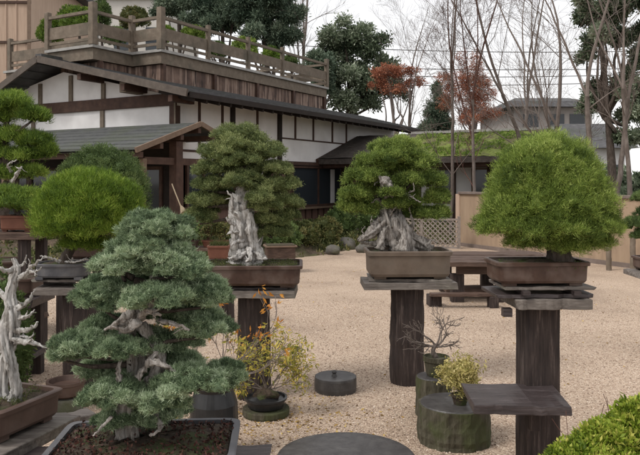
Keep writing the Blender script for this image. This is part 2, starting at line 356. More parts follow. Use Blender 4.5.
def pot(parent, c, hw, hd, h, mat, ang=0, e=13, lip=.012, taper=.91, feet=True, soil=True):
    """unglazed bonsai pot: tapered body, rolled lip, feet, soil inside; c = point under its feet"""
    f = min(.018, h*.15); th = .018 if hw > .12 else .01
    b = MB().rrect((c[0],c[1],c[2]), [(hw*taper, hd*taper, f), (hw*(taper+.04), hd*(taper+.04), f+h*.1), (hw*.965, hd*.965, h*.80), (hw*.965, hd*.965, h*.83), (hw+lip*.3, hd+lip*.3, h*.84),
        (hw+lip*.4, hd+lip*.4, h*.97), (hw, hd, h), (hw-th, hd-th, h), (hw-th*1.1, hd-th*1.1, h*.86)], ang, e)
    o = b.build('pot', mat, parent)
    if feet:
        ca, sa = math.cos(ang), math.sin(ang)
        for x, y in ((-1,-1),(1,-1),(1,1),(-1,1)):
            X, Y = x*hw*taper*.78, y*hd*taper*.72
            MB().box((c[0]+X*ca-Y*sa, c[1]+X*sa+Y*ca, c[2]), hw*.28, hd*.28, f+.004, ang).build('pot_foot', mat, o)
    if soil:
        seg = 40; sb = MB(); lv = []
        for k, zz in ((1., .87), (.8, .93), (.5, 1.0), (.2, 1.05), (.02, 1.06)): lv.append(((hw-th*1.05)*k, (hd-th*1.05)*k, h*zz if h < .12 else h*.87 + (zz-.87)*.12))
        sb.rrect(c, [((hw-th*1.05), (hd-th*1.05), h*.80)]+lv, ang, e)
        v = sb.v[0]; v[seg*2:, 2] += RNG.normal(0, .004, len(v)-seg*2)
        sb.build('soil', M['soil'], parent, smooth=True)
    return o
def moss_bits(parent, c, hw, hd, z, n=250, mat=None, L=.012, name='moss'):
    mb = MB(); pos = np.stack([c[0]+RNG.uniform(-hw, hw, n), c[1]+RNG.uniform(-hd, hd, n), z+RNG.uniform(-.004, .01, n)], 1)
    leaves(mb, pos, np.tile([0,0,1.], (n,1)), L, .004, 7, .6, RNG.uniform(.1,.7,n), False, .008); mb.build(name, mat or M['f_shrub'], parent)
def rough_slab(name, c, w, d, h, ang, mat, parent=None, jit=.006, nx=14, topjit=.002):
    """a plank with uneven sawn edges; c = centre of its underside"""
    ca, sa = math.cos(ang), math.sin(ang); xs = np.linspace(-w/2, w/2, nx)
    e0 = -d/2 + RNG.normal(0, jit, nx); e1 = d/2 + RNG.normal(0, jit, nx); mb = MB(); V = []
    for i, x in enumerate(xs):
        xx = x + (RNG.normal(0, jit, 4) if i in (0, nx-1) else np.zeros(4)); tz = RNG.normal(0, topjit, 2)
        for (y, z), dx in zip(((e0[i],0),(e1[i],0),(e1[i]-.004,h+tz[0]),(e0[i]+.004,h+tz[1])), xx):
            X = dx if i in (0, nx-1) else x
            V.append((c[0]+X*ca-y*sa, c[1]+X*sa+y*ca, c[2]+z))
    i = np.arange(nx-1)[:,None]*4; j = np.arange(4)[None]; j2 = (j+1) % 4
    Q = np.stack([i+j, i+4+j, i+4+j2, i+j2], -1).reshape(-1, 4)
    mb.add(V, [Q, [[0,1,2,3]], [[(nx-1)*4+3, (nx-1)*4+2, (nx-1)*4+1, (nx-1)*4]]])
    return mb.build(name, mat, parent, bevel=.004)
def rough_post(name, c, r, h, mat, parent, square=False, sides=28, ang=0, d=None):
    if square:
        mb = MB(); n = 10; zs = np.linspace(0, h, n); d = d or r
        mb.rrect(c, [(r*(1+RNG.normal(0,.012)), d*(1+RNG.normal(0,.012)), z) for z in zs], ang, 9, 36)
        return mb.build(name, mat, parent)
    n = 14; path = [(c[0]+RNG.normal(0,.002), c[1], c[2]+z) for z in np.linspace(0, h, n)]
    return MB().tube(path, [r*(1.06-.06*i/n+RNG.normal(0,.01)) for i in range(n)], sides, 11, .022, .8).build(name, mat, parent)
# ================================================================== SETTING
def sheet(name, pts, z, mat):
    o = MB().slab([(x, y, z) for x, y in pts], .003).build(name, mat); return structure(o)
sheet('ground', [(-400,-60),(400,-60),(400,600),(-400,600)], -.004, M['earth'])
sheet('gravel_yard', [(-14,-6),(16,-6),(16,12.2),(6.35,12.35),(3.52,17.7),(3.3,18.2),(1.2,18.4),(-.2,15.2),(-2.5,13.6),(-5,12.4),(-14,14)], .004, M['gravel'])

# ------------------------------------------------------------------ house frame: a runs along the long side, b outwards to the right
C0 = np.array([-3.26, 15.87]); U = np.array([.501, .865]); N_ = np.array([.865, -.501]); ANG = math.atan2(U[1], U[0])
def HP(a, b, z):
    p = C0 + a*U + b*N_; return np.array([p[0], p[1], z])
def hb(mb, a0, a1, b0, b1, z0, z1):
    return mb.hexa([HP(a0,b0,z0),HP(a0,b1,z0),HP(a1,b1,z0),HP(a1,b0,z0),HP(a0,b0,z1),HP(a0,b1,z1),HP(a1,b1,z1),HP(a1,b0,z1)])
def a_of(px, b=0.):
    r = (px-320)/F; p = C0 + b*N_; return (p[1]*r-p[0])/(U[0]-U[1]*r)
def b_of(px, a=0.):
    r = (px-320)/F; p = C0 + a*U; return (p[1]*r-p[0])/(N_[0]-N_[1]*r)
def zof(py, a, b):
    return EYE - (py-HZ)*HP(a, b, 0)[1]/F
house = thing('house', HP(0,0,0), 'long dark timber and white plaster house with a railed roof terrace at left', 'house')
def hpart(name, boxes, mat, parent=None, bevel=0):
    mb = MB()
    for q in boxes: hb(mb, *q)
    return mb.build(name, mat, parent or house, bevel=bevel)
# walls
w = MB(); hb(w, 0, .14, -9, 0, 2.0, 3.6)
w.hexa([HP(0,-9,3.6),HP(0,0,3.6),HP(.14,0,3.6),HP(.14,-9,3.6),HP(0,-9,3.62),HP(0,-.02,3.62),HP(.14,-.02,3.62),HP(.14,-9,3.62)])
for a_, b_ in ((-8.0,-3.68),):
    w.add([HP(0,-7.2,3.62),HP(0,-.4,3.62),HP(0,-3.68,4.36),HP(.14,-7.2,3.62),HP(.14,-.4,3.62),HP(.14,-3.68,4.36)], [[[0,1,2],[5,4,3]],[[0,2,5,3],[1,4,5,2]]])
w.build('gable_wall', M['plaster'], house)
hpart('lower_gable_wall', [(-.012,.14,-9,-.1,0,2.62)], M['black_wood'])
hpart('side_wall', [(.14,12,-.14,0,2.1,3.62)], M['plaster'])
hpart('lower_side_wall', [(.14,4.6,-.14,-.02,0,.95),(.14,.3,-.14,-.02,.95,2.1),(2.3,4.6,-.14,-.02,.95,2.1),(4.6,8.0,-.14,-.02,0,.82)], M['red_wood'])
hpart('back_wall', [(11.9,12,-9,-.14,0,3.6),(.14,12,-9,-8.9,0,3.6)], M['plaster'])
# gable timbers
gt = [(-.07,.0,-9,.06,3.33,3.60)]
for px in (41, 71.5, 104): b = b_of(px); gt.append((-.045,0,b-.06,b+.06,3.6,4.25 if px == 71.5 else 4.12 if px==41 else 3.98))
for px in (34, 103): b = b_of(px); gt.append((-.045,0,b-.06,b+.06,2.0,3.33))
hpart('beam', [gt[0]], M['house_wood'], bevel=.01)
for g in gt[1:]: hpart('timber_post', [g], M['rail_wood'])
hpart('corner_post', [(-.06,.12,-.12,.045,0,3.33)], M['house_wood'])
hpart('beam_end', [(-.62,-.071,b_of(143)-.12,b_of(143)+.08,3.62,3.86)], M['rail_wood'], bevel=.01)
# long wall timbers
for px in (199, 222, 257, 295, 313, 332, 346):
    a = a_of(px); hpart('timber_post', [(a-.035,a+.035,0,.028,2.84 if px > 280 else 2.35,3.6)], M['house_wood'])
hpart('timber_rail', [(4.3,9.6,0,.024,2.80,2.84)], M['house_wood'])
hpart('timber_rail', [(.2,4.0,0,.024,2.30,2.35)], M['house_wood'])
a = a_of(279); hpart('timber_post', [(a-.09,a+.09,0,.05,0,3.5)], M['black_wood'])
a = a_of(232); hpart('timber_post', [(a-.08,a+.08,0,.05,2.4,3.5)], M['black_wood'])
hpart('timber_rail', [(4.2,8.4,0,.09,2.08,2.18)], M['house_wood'])
for px in (289, 344): a = a_of(px); hpart('timber_post', [(a-.07,a+.07,0,.06,0,2.08)], M['house_wood'])
# big window
def window(a0, a1, z0, z1, fr, nm=3, b=0., mat='house_wood'):
    f = hpart('window', [(a0,a1,b-.02,b+.05,z0,z0+fr),(a0,a1,b-.02,b+.05,z1-fr,z1),(a0,a0+fr,b-.02,b+.05,z0+fr,z1-fr),(a1-fr,a1,b-.02,b+.05,z0+fr,z1-fr)]+
        [(a0+(a1-a0)*k/nm-fr*.3,a0+(a1-a0)*k/nm+fr*.3,b-.02,b+.03,z0+fr,z1-fr) for k in range(1,nm)], M[mat])
    hpart('pane', [(a0+fr,a1-fr,b-.03,b-.022,z0+fr,z1-fr)], M['glass'], f)
    return f
wn = window(a_of(291.5), a_of(342), .86, 2.06, .06, 2)
hpart('sill', [(a_of(289)+.08,a_of(343.5)-.08,.002,.16,.80,.858)], M['light_wood'], wn)
hpart('pale_strip', [(a_of(331),a_of(335),-.021,-.012,.93,1.98)], M['plaster'], wn)  # pale strip added on the opaque pane to brighten the dark window
hpart('interior_wall', [(.3,11.7,-2.6,-2.5,0,3.0)], M['black_wood'])
window(.35, 2.25, .95, 2.1, .07, 3)
# panelled foot of the side wall
for k in range(8):
    a = 4.95+k*.36; hpart('panel_batten', [(a-.02,a+.02,-.0199,.012,.05,.80)], M['house_wood'])
# low bay beside the porch
hpart('timber_rail', [(.14,4.0,0,.08,.95,1.03)], M['house_wood'])
# ---- roof in shingle courses
def courses(name, a0, a1, bA, zA, bB, zB, n, mat, parent, th=.05, lift=.03, nose=None):
    mb = MB()
    for k in range(n):
        t0, t1 = k/n, (k+1.25)/n if k < n-1 else 1.0
        b0, b1 = bA+(bB-bA)*t0, bA+(bB-bA)*t1; z0, z1 = zA+(zB-zA)*t0+lift, zA+(zB-zA)*t1
        mb.slab([HP(a0,b0,z0),HP(a1,b0,z0),HP(a1,b1,z1),HP(a0,b1,z1)] if bA > bB else [HP(a0,b0,z0),HP(a0,b1,z1),HP(a1,b1,z1),HP(a1,b0,z0)], th if k == 0 else .028)
    return mb.build(name, mat, parent)
rf = courses('roof', -.75, 12.0, 1.02, 3.50, -1.5, 4.12, 9, M['roof'], house)
courses('upper_roof', -.75, .9, -1.5, 4.12, -3.68, 4.64, 7, M['roof'], house)
courses('left_roof', -.75, 2.0, -9.2, 2.3, -3.68, 4.64, 16, M['roof'], house)
mb = MB(); mb.bar(HP(-.75,-3.68,4.66), HP(.9,-3.68,4.66), .22, .09); mb.build('ridge_cap', M['roof'], rf)
mb = MB()   # barge boards, sheltered soffit
mb.bar(HP(-.78,1.02,3.47), HP(-.78,-3.68,4.58), .05, .16); mb.bar(HP(-.78,-3.68,4.58), HP(-.78,-9.2,2.25), .05, .16)
mb.build('barge_board', M['house_grey'], rf)
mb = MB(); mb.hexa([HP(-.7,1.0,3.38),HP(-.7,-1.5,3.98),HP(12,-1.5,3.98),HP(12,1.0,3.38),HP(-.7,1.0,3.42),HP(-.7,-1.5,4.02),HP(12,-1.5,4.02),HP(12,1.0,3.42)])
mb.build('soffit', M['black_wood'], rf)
mb = MB()
for k in range(30):
    a = -.5+k*.43; mb.bar(HP(a,.97,3.345), HP(a,0,3.59), .06, .08)
mb.build('rafters', M['black_wood'], rf)
hpart('eave_fascia', [(-.72,12,1.02,1.05,3.38,3.50)], M['black_wood'], rf)
for b in (.5,-.9,-2.3,-5.2,-6.8): 
    z = 4.58-abs(b+3.68)*.2365 if b > -3.68 else 4.58-abs(b+3.68)*.424
    MB().bar(HP(-.72,b,z-.2), HP(.0,b,z-.2), .12, .14).build('purlin', M['house_wood'], rf)
mb = MB().bar(HP(-.35,.3,3.40), HP(-.35,.3,2.7), .03,.03); mb.build('rain_chain', M['rail_wood'], rf)
# ---- terrace on the roof
TZ = 4.92
plan = [(-.13,-4.1),(-.13,-2.49),(1.16,-2.49),(1.16,-1.5),(9.56,-1.5),(9.56,-8),(1.5,-8),(1.5,-4.1)]
ter = MB().slab([HP(a,b,TZ-.07) for a,b in plan], .28).build('terrace', M['rail_wood'], house)
big = [(-.19,-4.16),(-.19,-2.43),(1.10,-2.43),(1.10,-1.44),(9.62,-1.44),(9.62,-8.06),(1.44,-8.06),(1.44,-4.16)]
MB().slab([HP(a,b,TZ) for a,b in big], .068).build('terrace_edging', M['ridge'], ter)
ins = [(-.05,-4.0),(-.05,-2.57),(1.24,-2.57),(1.24,-1.58),(9.48,-1.58),(9.48,-7.9),(1.6,-7.9),(1.6,-4.0)]
MB().slab([HP(a,b,TZ-.36) for a,b in [(1.24,-1.58),(9.48,-1.58),(9.48,-7.9),(1.6,-7.9),(1.6,-4.0),(1.24,-4.0)]], .80).build('bark_cladding', M['bark_panel'], ter)
MB().slab([HP(a,b,TZ-.36) for a,b in [(.16,-3.98),(.16,-2.57),(1.235,-2.57),(1.235,-3.98)]], .42).build('bark_cladding', M['bark_panel'], ter)
for k in range(5):
    a = 1.3+k*2.04; hpart('cladding_post', [(a-.05,a+.05,-1.578,-1.50,3.9,TZ-.351)], M['house_wood'], ter)
hpart('cladding_post', [(.08,.18,-2.568,-2.48,4.2,TZ-.351)], M['house_wood'], ter)
def rail_run(p, q, posts, zt=TZ):
    mb = MB()
    for z, h, w in ((.80,.07,.09),(.40,.30,.035),(.14,.07,.05)):
        mb.bar(HP(*p, zt+z+ (0 if h < .2 else .0)), HP(*q, zt+z), w, h)
    mb.build('railing', M['rail_wood'], ter)
    for t, hh, ww in posts:
        a = p[0]+(q[0]-p[0])*t; b = p[1]+(q[1]-p[1])*t
        MB().box(HP(a,b,zt), ww, ww, hh, ANG).build('railing_post', M['rail_wood'], ter, bevel=.01)
rail_run((-.13,-4.1),(-.13,-2.49), [(0,.95,.13),(1,1.02,.16)])
rail_run((-.13,-2.49),(1.16,-2.49), [])
rail_run((1.16,-2.49),(1.16,-1.5), [(0,.95,.13)])
rail_run((1.16,-1.5),(9.56,-1.5), [(0,1.05,.16),(.22,.95,.11),(.44,.95,.11),(.66,.95,.11),(1,1.0,.13)])
rail_run((1.5,-7.8),(1.5,-4.1), [(0,.95,.13),(.45,.9,.1),(.95,.95,.13)])
rail_run((9.56,-1.5),(9.56,-7), [(.5,.95,.12)])
# ---- porch
b0, b1 = 1.17, -6.6
pr = MB()
for k in range(7):
    t0, t1 = k/7, min(1,(k+1.2)/7); aA, aB = -2.41+1.86*t0, -2.41+1.86*t1; zA, zB = 2.25+.61*t0+.02, 2.25+.61*t1
    pr.slab([HP(aA,b1,zA),HP(aA,b0,zA),HP(aB,b0,zB),HP(aB,b1,zB)], .05 if k == 0 else .025)
pr.slab([HP(-.55,b1,2.86),HP(-.55,b0,2.86),HP(.35,b0,2.56),HP(.35,.02,2.56),HP(-.02,.02,2.69),HP(-.02,b1,2.69)], .05)
pr = pr.build('porch_roof', M['porch_roof'], house)
mb = MB(); mb.bar(HP(-2.43,b0+.03,2.21),HP(-.55,b0+.03,2.83),.05,.10); mb.bar(HP(-.55,b0+.03,2.83),HP(.4,b0+.03,2.52),.05,.10); mb.build('barge_board', M['light_wood'], pr)
for a, z in ((-2.25,2.13),(-1.7,2.32),(-1.1,2.52),(-.55,2.69),(-.1,2.55)): MB().bar(HP(a,b1,z),HP(a,b0+.0,z),.09,.11).build('purlin', M['house_wood'], pr)
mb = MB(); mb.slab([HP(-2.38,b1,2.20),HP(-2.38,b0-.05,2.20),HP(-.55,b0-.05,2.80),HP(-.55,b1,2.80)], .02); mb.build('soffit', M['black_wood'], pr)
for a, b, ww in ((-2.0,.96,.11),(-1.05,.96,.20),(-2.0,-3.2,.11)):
    MB().box(HP(a,b,0), ww, ww, 2.45 if a < -1.5 and False else (2.07 if a < -1.5 else 2.44), ANG).build('porch_post', M['light_wood'] if ww < .15 else M['house_wood'], house, bevel=.008)
mb = MB(); mb.bar(HP(-2.0,.96,2.03),HP(-.1,.96,2.03),.09,.14); mb.build('porch_beam', M['house_wood'], house)
# doors under the porch
for k in range(5):
    bb = -.35-k*1.15
    f = hpart('sliding_door', [(-.06,-.014,bb-1.1,bb,.05,.13),(-.06,-.014,bb-1.1,bb,1.88,1.96),(-.06,-.014,bb-.08,bb,.13,1.88),(-.06,-.014,bb-1.1,bb-1.02,.13,1.88),(-.055,-.014,bb-1.02,bb-.08,.55,.60)], M['house_wood'])
    hpart('pane', [(-.03,-.018,bb-1.02,bb-.08,.60,1.88)], M['glass'], f); hpart('kick_panel', [(-.035,-.016,bb-1.02,bb-.08,.13,.55)], M['red_wood'], f)
# ---- wing running right, with mossy roof
wing = thing('house_wing', HP(8.3,3,0), 'low side wing with dark and moss green roof behind the middle juniper', 'house')
def wpart(name, boxes, mat, parent=None):
    mb = MB()
    for q in boxes: hb(mb, *q)
    return mb.build(name, mat, parent or wing)
def wing_roof(name, b0, b1, mat, n, seed, rough):
    ns = 26; nb = max(6, int((b1-b0)/.16)); A = np.linspace(6.27, 8.97, ns); B = np.linspace(b0, b1, nb)
    V = []
    for i, a in enumerate(A):
        for j, b in enumerate(B):
            z = 2.30+(a-6.27)*.305 + .03*math.sin(i*PI/2.2)*0 + RNG.normal(0, rough)
            V.append(HP(a + (RNG.normal(0,.02) if i == 0 else 0), b, z))
    i = np.arange(ns-1)[:,None]*nb; j = np.arange(nb-1)[None]
    Q = np.stack([i+j, i+j+1, i+nb+j+1, i+nb+j], -1).reshape(-1,4)
    o = MB().add(V, [Q]).build(name, mat, wing); mb = MB()
    mb.hexa([HP(6.25,b0,2.12),HP(6.25,b1,2.12),HP(8.97,b1,2.95),HP(8.97,b0,2.95),HP(6.25,b0,2.27),HP(6.25,b1,2.27),HP(8.97,b1,3.09),HP(8.97,b0,3.09)])
    mb.hexa([HP(8.975,b0,2.95),HP(8.975,b1,2.95),HP(11.6,b1,2.1),HP(11.6,b0,2.1),HP(8.975,b0,3.1),HP(8.975,b1,3.1),HP(11.6,b1,2.25),HP(11.6,b0,2.25)])
    mb.build('roof_board', M['bark_roof'], o); return o
wr = wing_roof('bark_roof', .1, 2.25, M['bark_roof'], 9, 1, .008)
w2 = wing_roof('moss_roof', 2.252, 6.35, M['moss_roof'], 14, 2, .018)
mb = MB(); n = 2600; a = RNG.uniform(6.3,8.9,n); b = RNG.uniform(2.3,6.3,n); pos = np.stack([C0[0]+a*U[0]+b*N_[0], C0[1]+a*U[1]+b*N_[1], 2.31+(a-6.27)*.305], 1)
kk = (np.sin(a*5+b*3)+np.sin(b*7-a*2)) > -.5; leaves(mb, pos[kk], np.tile([0,0,1.],(kk.sum(),1)), .07, .018, 6, .7, RNG.uniform(.1,.9,kk.sum())); mb.build('moss_tufts', M['f_left'], w2)
wpart('ridge_cap', [(8.86,9.08,2.0,6.4,3.11,3.19)], M['ridge'], w2)
wpart('barge_board', [], M['black_wood']) if False else None
mb = MB(); mb.bar(HP(6.25,.06,2.18),HP(8.97,.06,3.02),.07,.2); mb.build('barge_board', M['house_wood'], wr)
mb = MB(); mb.bar(HP(6.25,6.39,2.18),HP(8.97,6.39,3.02),.07,.2); mb.bar(HP(8.97,6.39,3.02),HP(11.6,6.39,2.18),.07,.2); mb.build('barge_board', M['house_wood'], w2)
wpart('wall', [(8.1,8.2,2.6,6.0,0,.9),(8.1,8.2,2.6,3.0,.9,2.6),(8.1,8.2,5.7,6.0,.9,2.6),(8.1,8.2,3.0,5.7,2.28,2.6),(8.11,8.19,3.0,5.7,.9,2.28),(8.2,11.0,5.9,6.0,0,2.6)], M['plaster'])
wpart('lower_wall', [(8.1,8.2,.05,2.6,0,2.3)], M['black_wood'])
wpart('wing_beam', [(8.0,8.098,.1,6.1,2.02,2.14)], M['light_wood']); wpart('wing_beam', [(6.5,6.62,.1,6.1,2.02,2.18)], M['house_wood'])
for b in (2.6,3.7,4.8,5.95): wpart('wing_post', [(8.0,8.098,b-.06,b+.06,0,2.018)], M['house_wood'])
for b in (1.2,5.9): wpart('wing_post', [(6.5,6.62,b-.06,b+.06,0,2.018)], M['house_wood'])
for b in (3.15,4.25):
    f = wpart('window', [(8.03,8.09,b,b+.5,.95,1.0),(8.03,8.09,b,b+.5,1.95,2.0),(8.03,8.09,b,b+.04,1.0,1.95),(8.03,8.09,b+.46,b+.5,1.0,1.95)], M['light_wood'])
    wpart('pane', [(8.05,8.06,b+.04,b+.46,1.0,1.95)], M['glass'], f)
# ---- tan garden wall
WA, WB = np.array([3.5,17.6]), np.array([6.9,11.08])
wd = (WB-WA)/np.linalg.norm(WB-WA); wn_ = np.array([-wd[1], wd[0]])
def WP(t, o, z): p = WA+wd*t+wn_*o; return np.array([p[0],p[1],z])
gw = thing('garden_wall', WP(0,0,0), 'tan rendered garden wall with thin brown cap behind the right pine', 'wall')
def wb(mb, t0,t1,o0,o1,z0,z1): return mb.hexa([WP(t0,o0,z0),WP(t1,o0,z0),WP(t1,o1,z0),WP(t0,o1,z0),WP(t0,o0,z1),WP(t1,o0,z1),WP(t1,o1,z1),WP(t0,o1,z1)])
wb(MB(),0,7.3,0,.18,0,1.30).build('wall_body', M['tan_wall'], gw)
wb(MB(),-.04,7.3,-.05,.23,1.301,1.36).build('wall_cap', M['cap'], gw, bevel=.008)
wb(MB(),-.16,-.002,-.02,.20,0,1.299).build('end_post', M['fence_wood'], gw)
wb(MB(),0,7.3,-.03,-.002,.0,.09).build('plinth', M['cap'], gw)
for px, d in ((612,12.95),(636,12.3)):
    p = P(px, 0, d); mb = MB(); 
    o = rough_post('fence_post', (p[0]-.1,p[1]-.1,0), .045, .52 if px != 636 else .75, M['rail_wood'], None)
    tag(o, {612:'short mossy wooden post at the wall foot, below the right pine crown', 636:'taller wooden post at the wall foot beside the right picture edge', 588:'short wooden post at the wall foot hidden behind the right pine trunk'}[px], 'post', 'short posts along the wall foot')
# lattice
lat = thing('bamboo_lattice', P(430,245,17.2)*[1,1,0], 'low diamond lattice fence of split bamboo left of the tan wall', 'fence')
L0, L1 = P(385,0,17.4), P(459,0,16.9); ld = (L1-L0)[:2]; LL = np.linalg.norm(ld); ld /= LL
for sgn in (1,-1):
    mb = MB(); x = -.65
    while x < LL:
        a0, a1 = x, x+.65; za, zb = 0.03, .68
        if a0 < 0: za += -a0; a0 = 0
        if a1 > LL: zb -= (a1-LL); a1 = LL
        if sgn < 0: za, zb = .71-za, .71-zb
        if a1-a0 > .05:
            off = .012*sgn; nrm = np.array([-ld[1], ld[0]])*off
            p = L0[:2]+ld*a0+nrm; q = L0[:2]+ld*a1+nrm; mb.bar((*p,za),(*q,zb),.012,.028)
        x += .12
    mb.build('lattice_slats', M['lattice'], lat)
mb = MB()
for z in (.02,.70): mb.bar((*L0[:2],z),(*L1[:2],z),.05,.045)
mb.build('lattice_rail', M['lattice'], lat)
for t in (0,.5,1): p = L0[:2]+ld*LL*t; MB().box((*p,0),.06,.06,.78).build('lattice_post', M['lattice'], lat)

# ------------------------------------------------------------------ planting bed in front of the house
nx, ny = 70, 30; V = []
edge = np.array([(-9,12.9),(-5,12.3),(-2.6,13.5),(-1.6,14.2),(-.3,15.0),(.5,16.2),(1.0,17.4),(2.0,18.0),(3.6,18.0)])
es = spline(edge, nx)
back = spline(np.array([(-9,19),(-6,17.6),(-3.0,16.2),(-2.2,17.6),(-.6,20.3),(1.2,23.4),(2.4,23.0),(4,21.6),(5.4,20.2)]), nx)
for i in range(nx):
    for j in range(ny):
        t = j/(ny-1); p = es[i]*(1-t)+back[i]*t
        z = .10*min(1,t*7)+.30*math.sin(min(1,t*1.6)*PI*.55)*(.6+.4*math.sin(i*.5)*math.cos(j*.6)) + RNG.normal(0,.018)
        V.append((p[0],p[1],(z if j else -.02)))
i = np.arange(nx-1)[:,None]*ny; j = np.arange(ny-1)[None]
Q = np.stack([i+j, i+ny+j, i+ny+j+1, i+j+1], -1).reshape(-1,4)
structure(MB().add(V,[Q]).build('planting_bed', M['bed'], smooth=True))
mb = MB(); n = 9000; I = RNG.integers(0,nx-1,n); T = RNG.uniform(.02,.98,n)
px_ = es[I]*(1-T[:,None])+back[I]*T[:,None]+RNG.normal(0,.08,(n,2)); VV = np.array(V).reshape(nx,ny,3); z = VV[I,(T*(ny-1)).astype(int),2]
sel = (np.sin(px_[:,0]*2.3)+np.sin(px_[:,1]*1.9+1)+RNG.normal(0,.5,n)) > -.5
leaves(mb, np.column_stack([px_,z])[sel], np.tile([0,0,1.],(sel.sum(),1)), .10, .035, 6, .8, RNG.uniform(0,.9,sel.sum()), True, .04)
tag(mb.build('ground_cover', M['f_shrub']), 'low mossy ground cover on the bed below the house', 'ground cover', kind='stuff')
rocks = [(300,236,.26,'round grey rock on the bed below the big window'),(318,243,.20,'flat mossy rock at the bed edge below the big window'),(345,247,.24,'brown rock at the bed edge left of the middle juniper'),(352,238,.32,'tall dark rock in front of the wing entrance'),(333,252,.15,'small pale edging rock beside the gravel, left of the middle stand'),(296,250,.17,'small edging rock beside the gravel, right of the large bonsai pot'),(364,250,.16,'small edging rock right behind the middle juniper pot')]
for px, py, r, lb in rocks:
    d = F*1.5/(py-HZ-4); d = min(d, 19); p = P(px,py,d); o = MB().blob((p[0],p[1],.10), (r*1.2,r*.9,r*.75), 14, 10, .22).build('rock', M['rock'], smooth=True)
    tag(o, lb, 'rock', 'rocks in the garden bed')
def shrub(name, c, r, mat, n, L, w, lb, grp, k=7, stem=True, cat='shrub', pads=None, quad=True, spread=.6):
    t = thing(name, (c[0],c[1],c[2]), lb, cat, grp)
    lob = []
    for q in (pads or [((0,0,r[2]*.55),r)]): lob += pad_lobes(np.array(c)+np.array(q[0]), q[1], 9, .45)
    mb = MB(); foliage(mb, lob, n, L, w, k, .3, spread, quad, -.8, .7); mb.build('leaves', mat, t)
    mb = MB()
    for q in range(5):
        a = q*1.26; branch_to(mb, (c[0]+.03*math.cos(a),c[1]+.03*math.sin(a),c[2]-.02), (c[0]+r[0]*.6*math.cos(a),c[1]+r[1]*.6*math.sin(a),c[2]+r[2]*.8), .02*max(1,r[2]), .006)
    mb.build('stems', M['twig'], t); return t
for px, d, r, h, lb, m in ((302,15.9,.42,.32,'small tawny shrub on the bed below the big window','f_shrub'),(323,16.8,.5,.36,'low brownish shrub between rocks below the big window','f_shrub'),(341,18.3,.45,.5,'dark green shrub in the bed left of the middle juniper','f_dome'),
        (282,15.4,.4,.34,'dull green shrub just right of the large bonsai crown','f_dome'),(372,19.0,.5,.55,'dark shrub behind the middle juniper pot','f_dome')):
    p = P(px,0,d); shrub('low_shrub', (p[0],d,.18), (r,r*.8,h), M[m], 900, .07, .025, lb, 'low shrubs in the garden bed')
# pale stone lantern-like blocks by the porch omitted; wooden tub beside the large bonsai
p = P(280,0,12.6)
tub = thing('planter_box', (p[0],p[1],0), 'brown wooden planter box right of the large bonsai trunk', 'planter')
mb = MB(); mb.box((p[0],p[1],.16),.50,.36,.30,.2); mb.build('box_body', M['bench_wood'], tub, bevel=.01)
mb = MB(); mb.box((p[0],p[1],.461),.56,.42,.03,.2); mb.build('box_rim', M['light_wood'], tub, bevel=.005)
mb = MB(); 
for x in (-.18,.18): mb.box((p[0]+x,p[1],0),.08,.3,.158,.2)
mb.build('box_feet', M['bench_wood'], tub)
mb = MB(); mb.box((p[0],p[1],.492),.50,.36,.012,.2); mb.build('soil', M['soil'], tub)

# ------------------------------------------------------------------ trees far and near
def grow(mbs, start, d, L, r, depth, wig=.16, kids=3, up=.15, ang=.6, taper=.62, seg=7, minr=.004, lvl=0, shrink=.68):
    """recursive bare branches; mbs = builders per level"""
    pts = [np.array(start, float)]; d = norm(np.array(d, float)); dd = d.copy()
    for i in range(seg):
        dd = norm(dd + RNG.normal(0, wig, 3)*.6 + np.array([0,0,up])*.25); pts.append(pts[-1]+dd*L/seg)
    pts = np.array(pts); rr = np.linspace(r, max(minr, r*taper*.8), seg+1)
    mbs[min(lvl, len(mbs)-1)].tube(pts, rr, 8 if lvl == 0 else 5 if lvl < 3 else 4, cap=False)
    if depth == 0: return [pts[-1]]
    ends = []
    for k in range(kids):
        f = RNG.uniform(.35, 1) if k else 1.; i = int(f*seg); base = pts[i]
        side = norm(np.cross(dd, RNG.standard_normal(3)))
        a = ang*RNG.uniform(.5, 1.2) * (.45 if k == 0 else 1)
        nd = norm(dd*math.cos(a)+side*math.sin(a))
        ends += grow(mbs, base, nd, L*shrink*RNG.uniform(.75,1.15), rr[i]*(.85 if k == 0 else .62), depth-1, wig, kids, up, ang, taper, seg, minr, lvl+1, shrink)
    return ends
def bare_tree(px, d, h, r, lb, lean=(0,0), depth=5, kids=3, mat='twig', z0=0, grp='leafless trees behind the garden wall', name='bare_tree', ang=.55, trunkL=.38, up=.2):
    p = P(px,0,d); t = thing(name, (p[0],p[1],z0), lb, 'tree', grp); mbs = [MB(), MB()]
    grow(mbs, (p[0],p[1],z0-.05), (lean[0],lean[1],1), h*trunkL, r, depth, .13, kids, up, ang, .75, 7, .005)
    mbs[0].build('trunk', M[mat] if mat != 'twig' else M['pale_bark'], t, smooth=True); mbs[1].build('branches', M[mat], t)
    return t
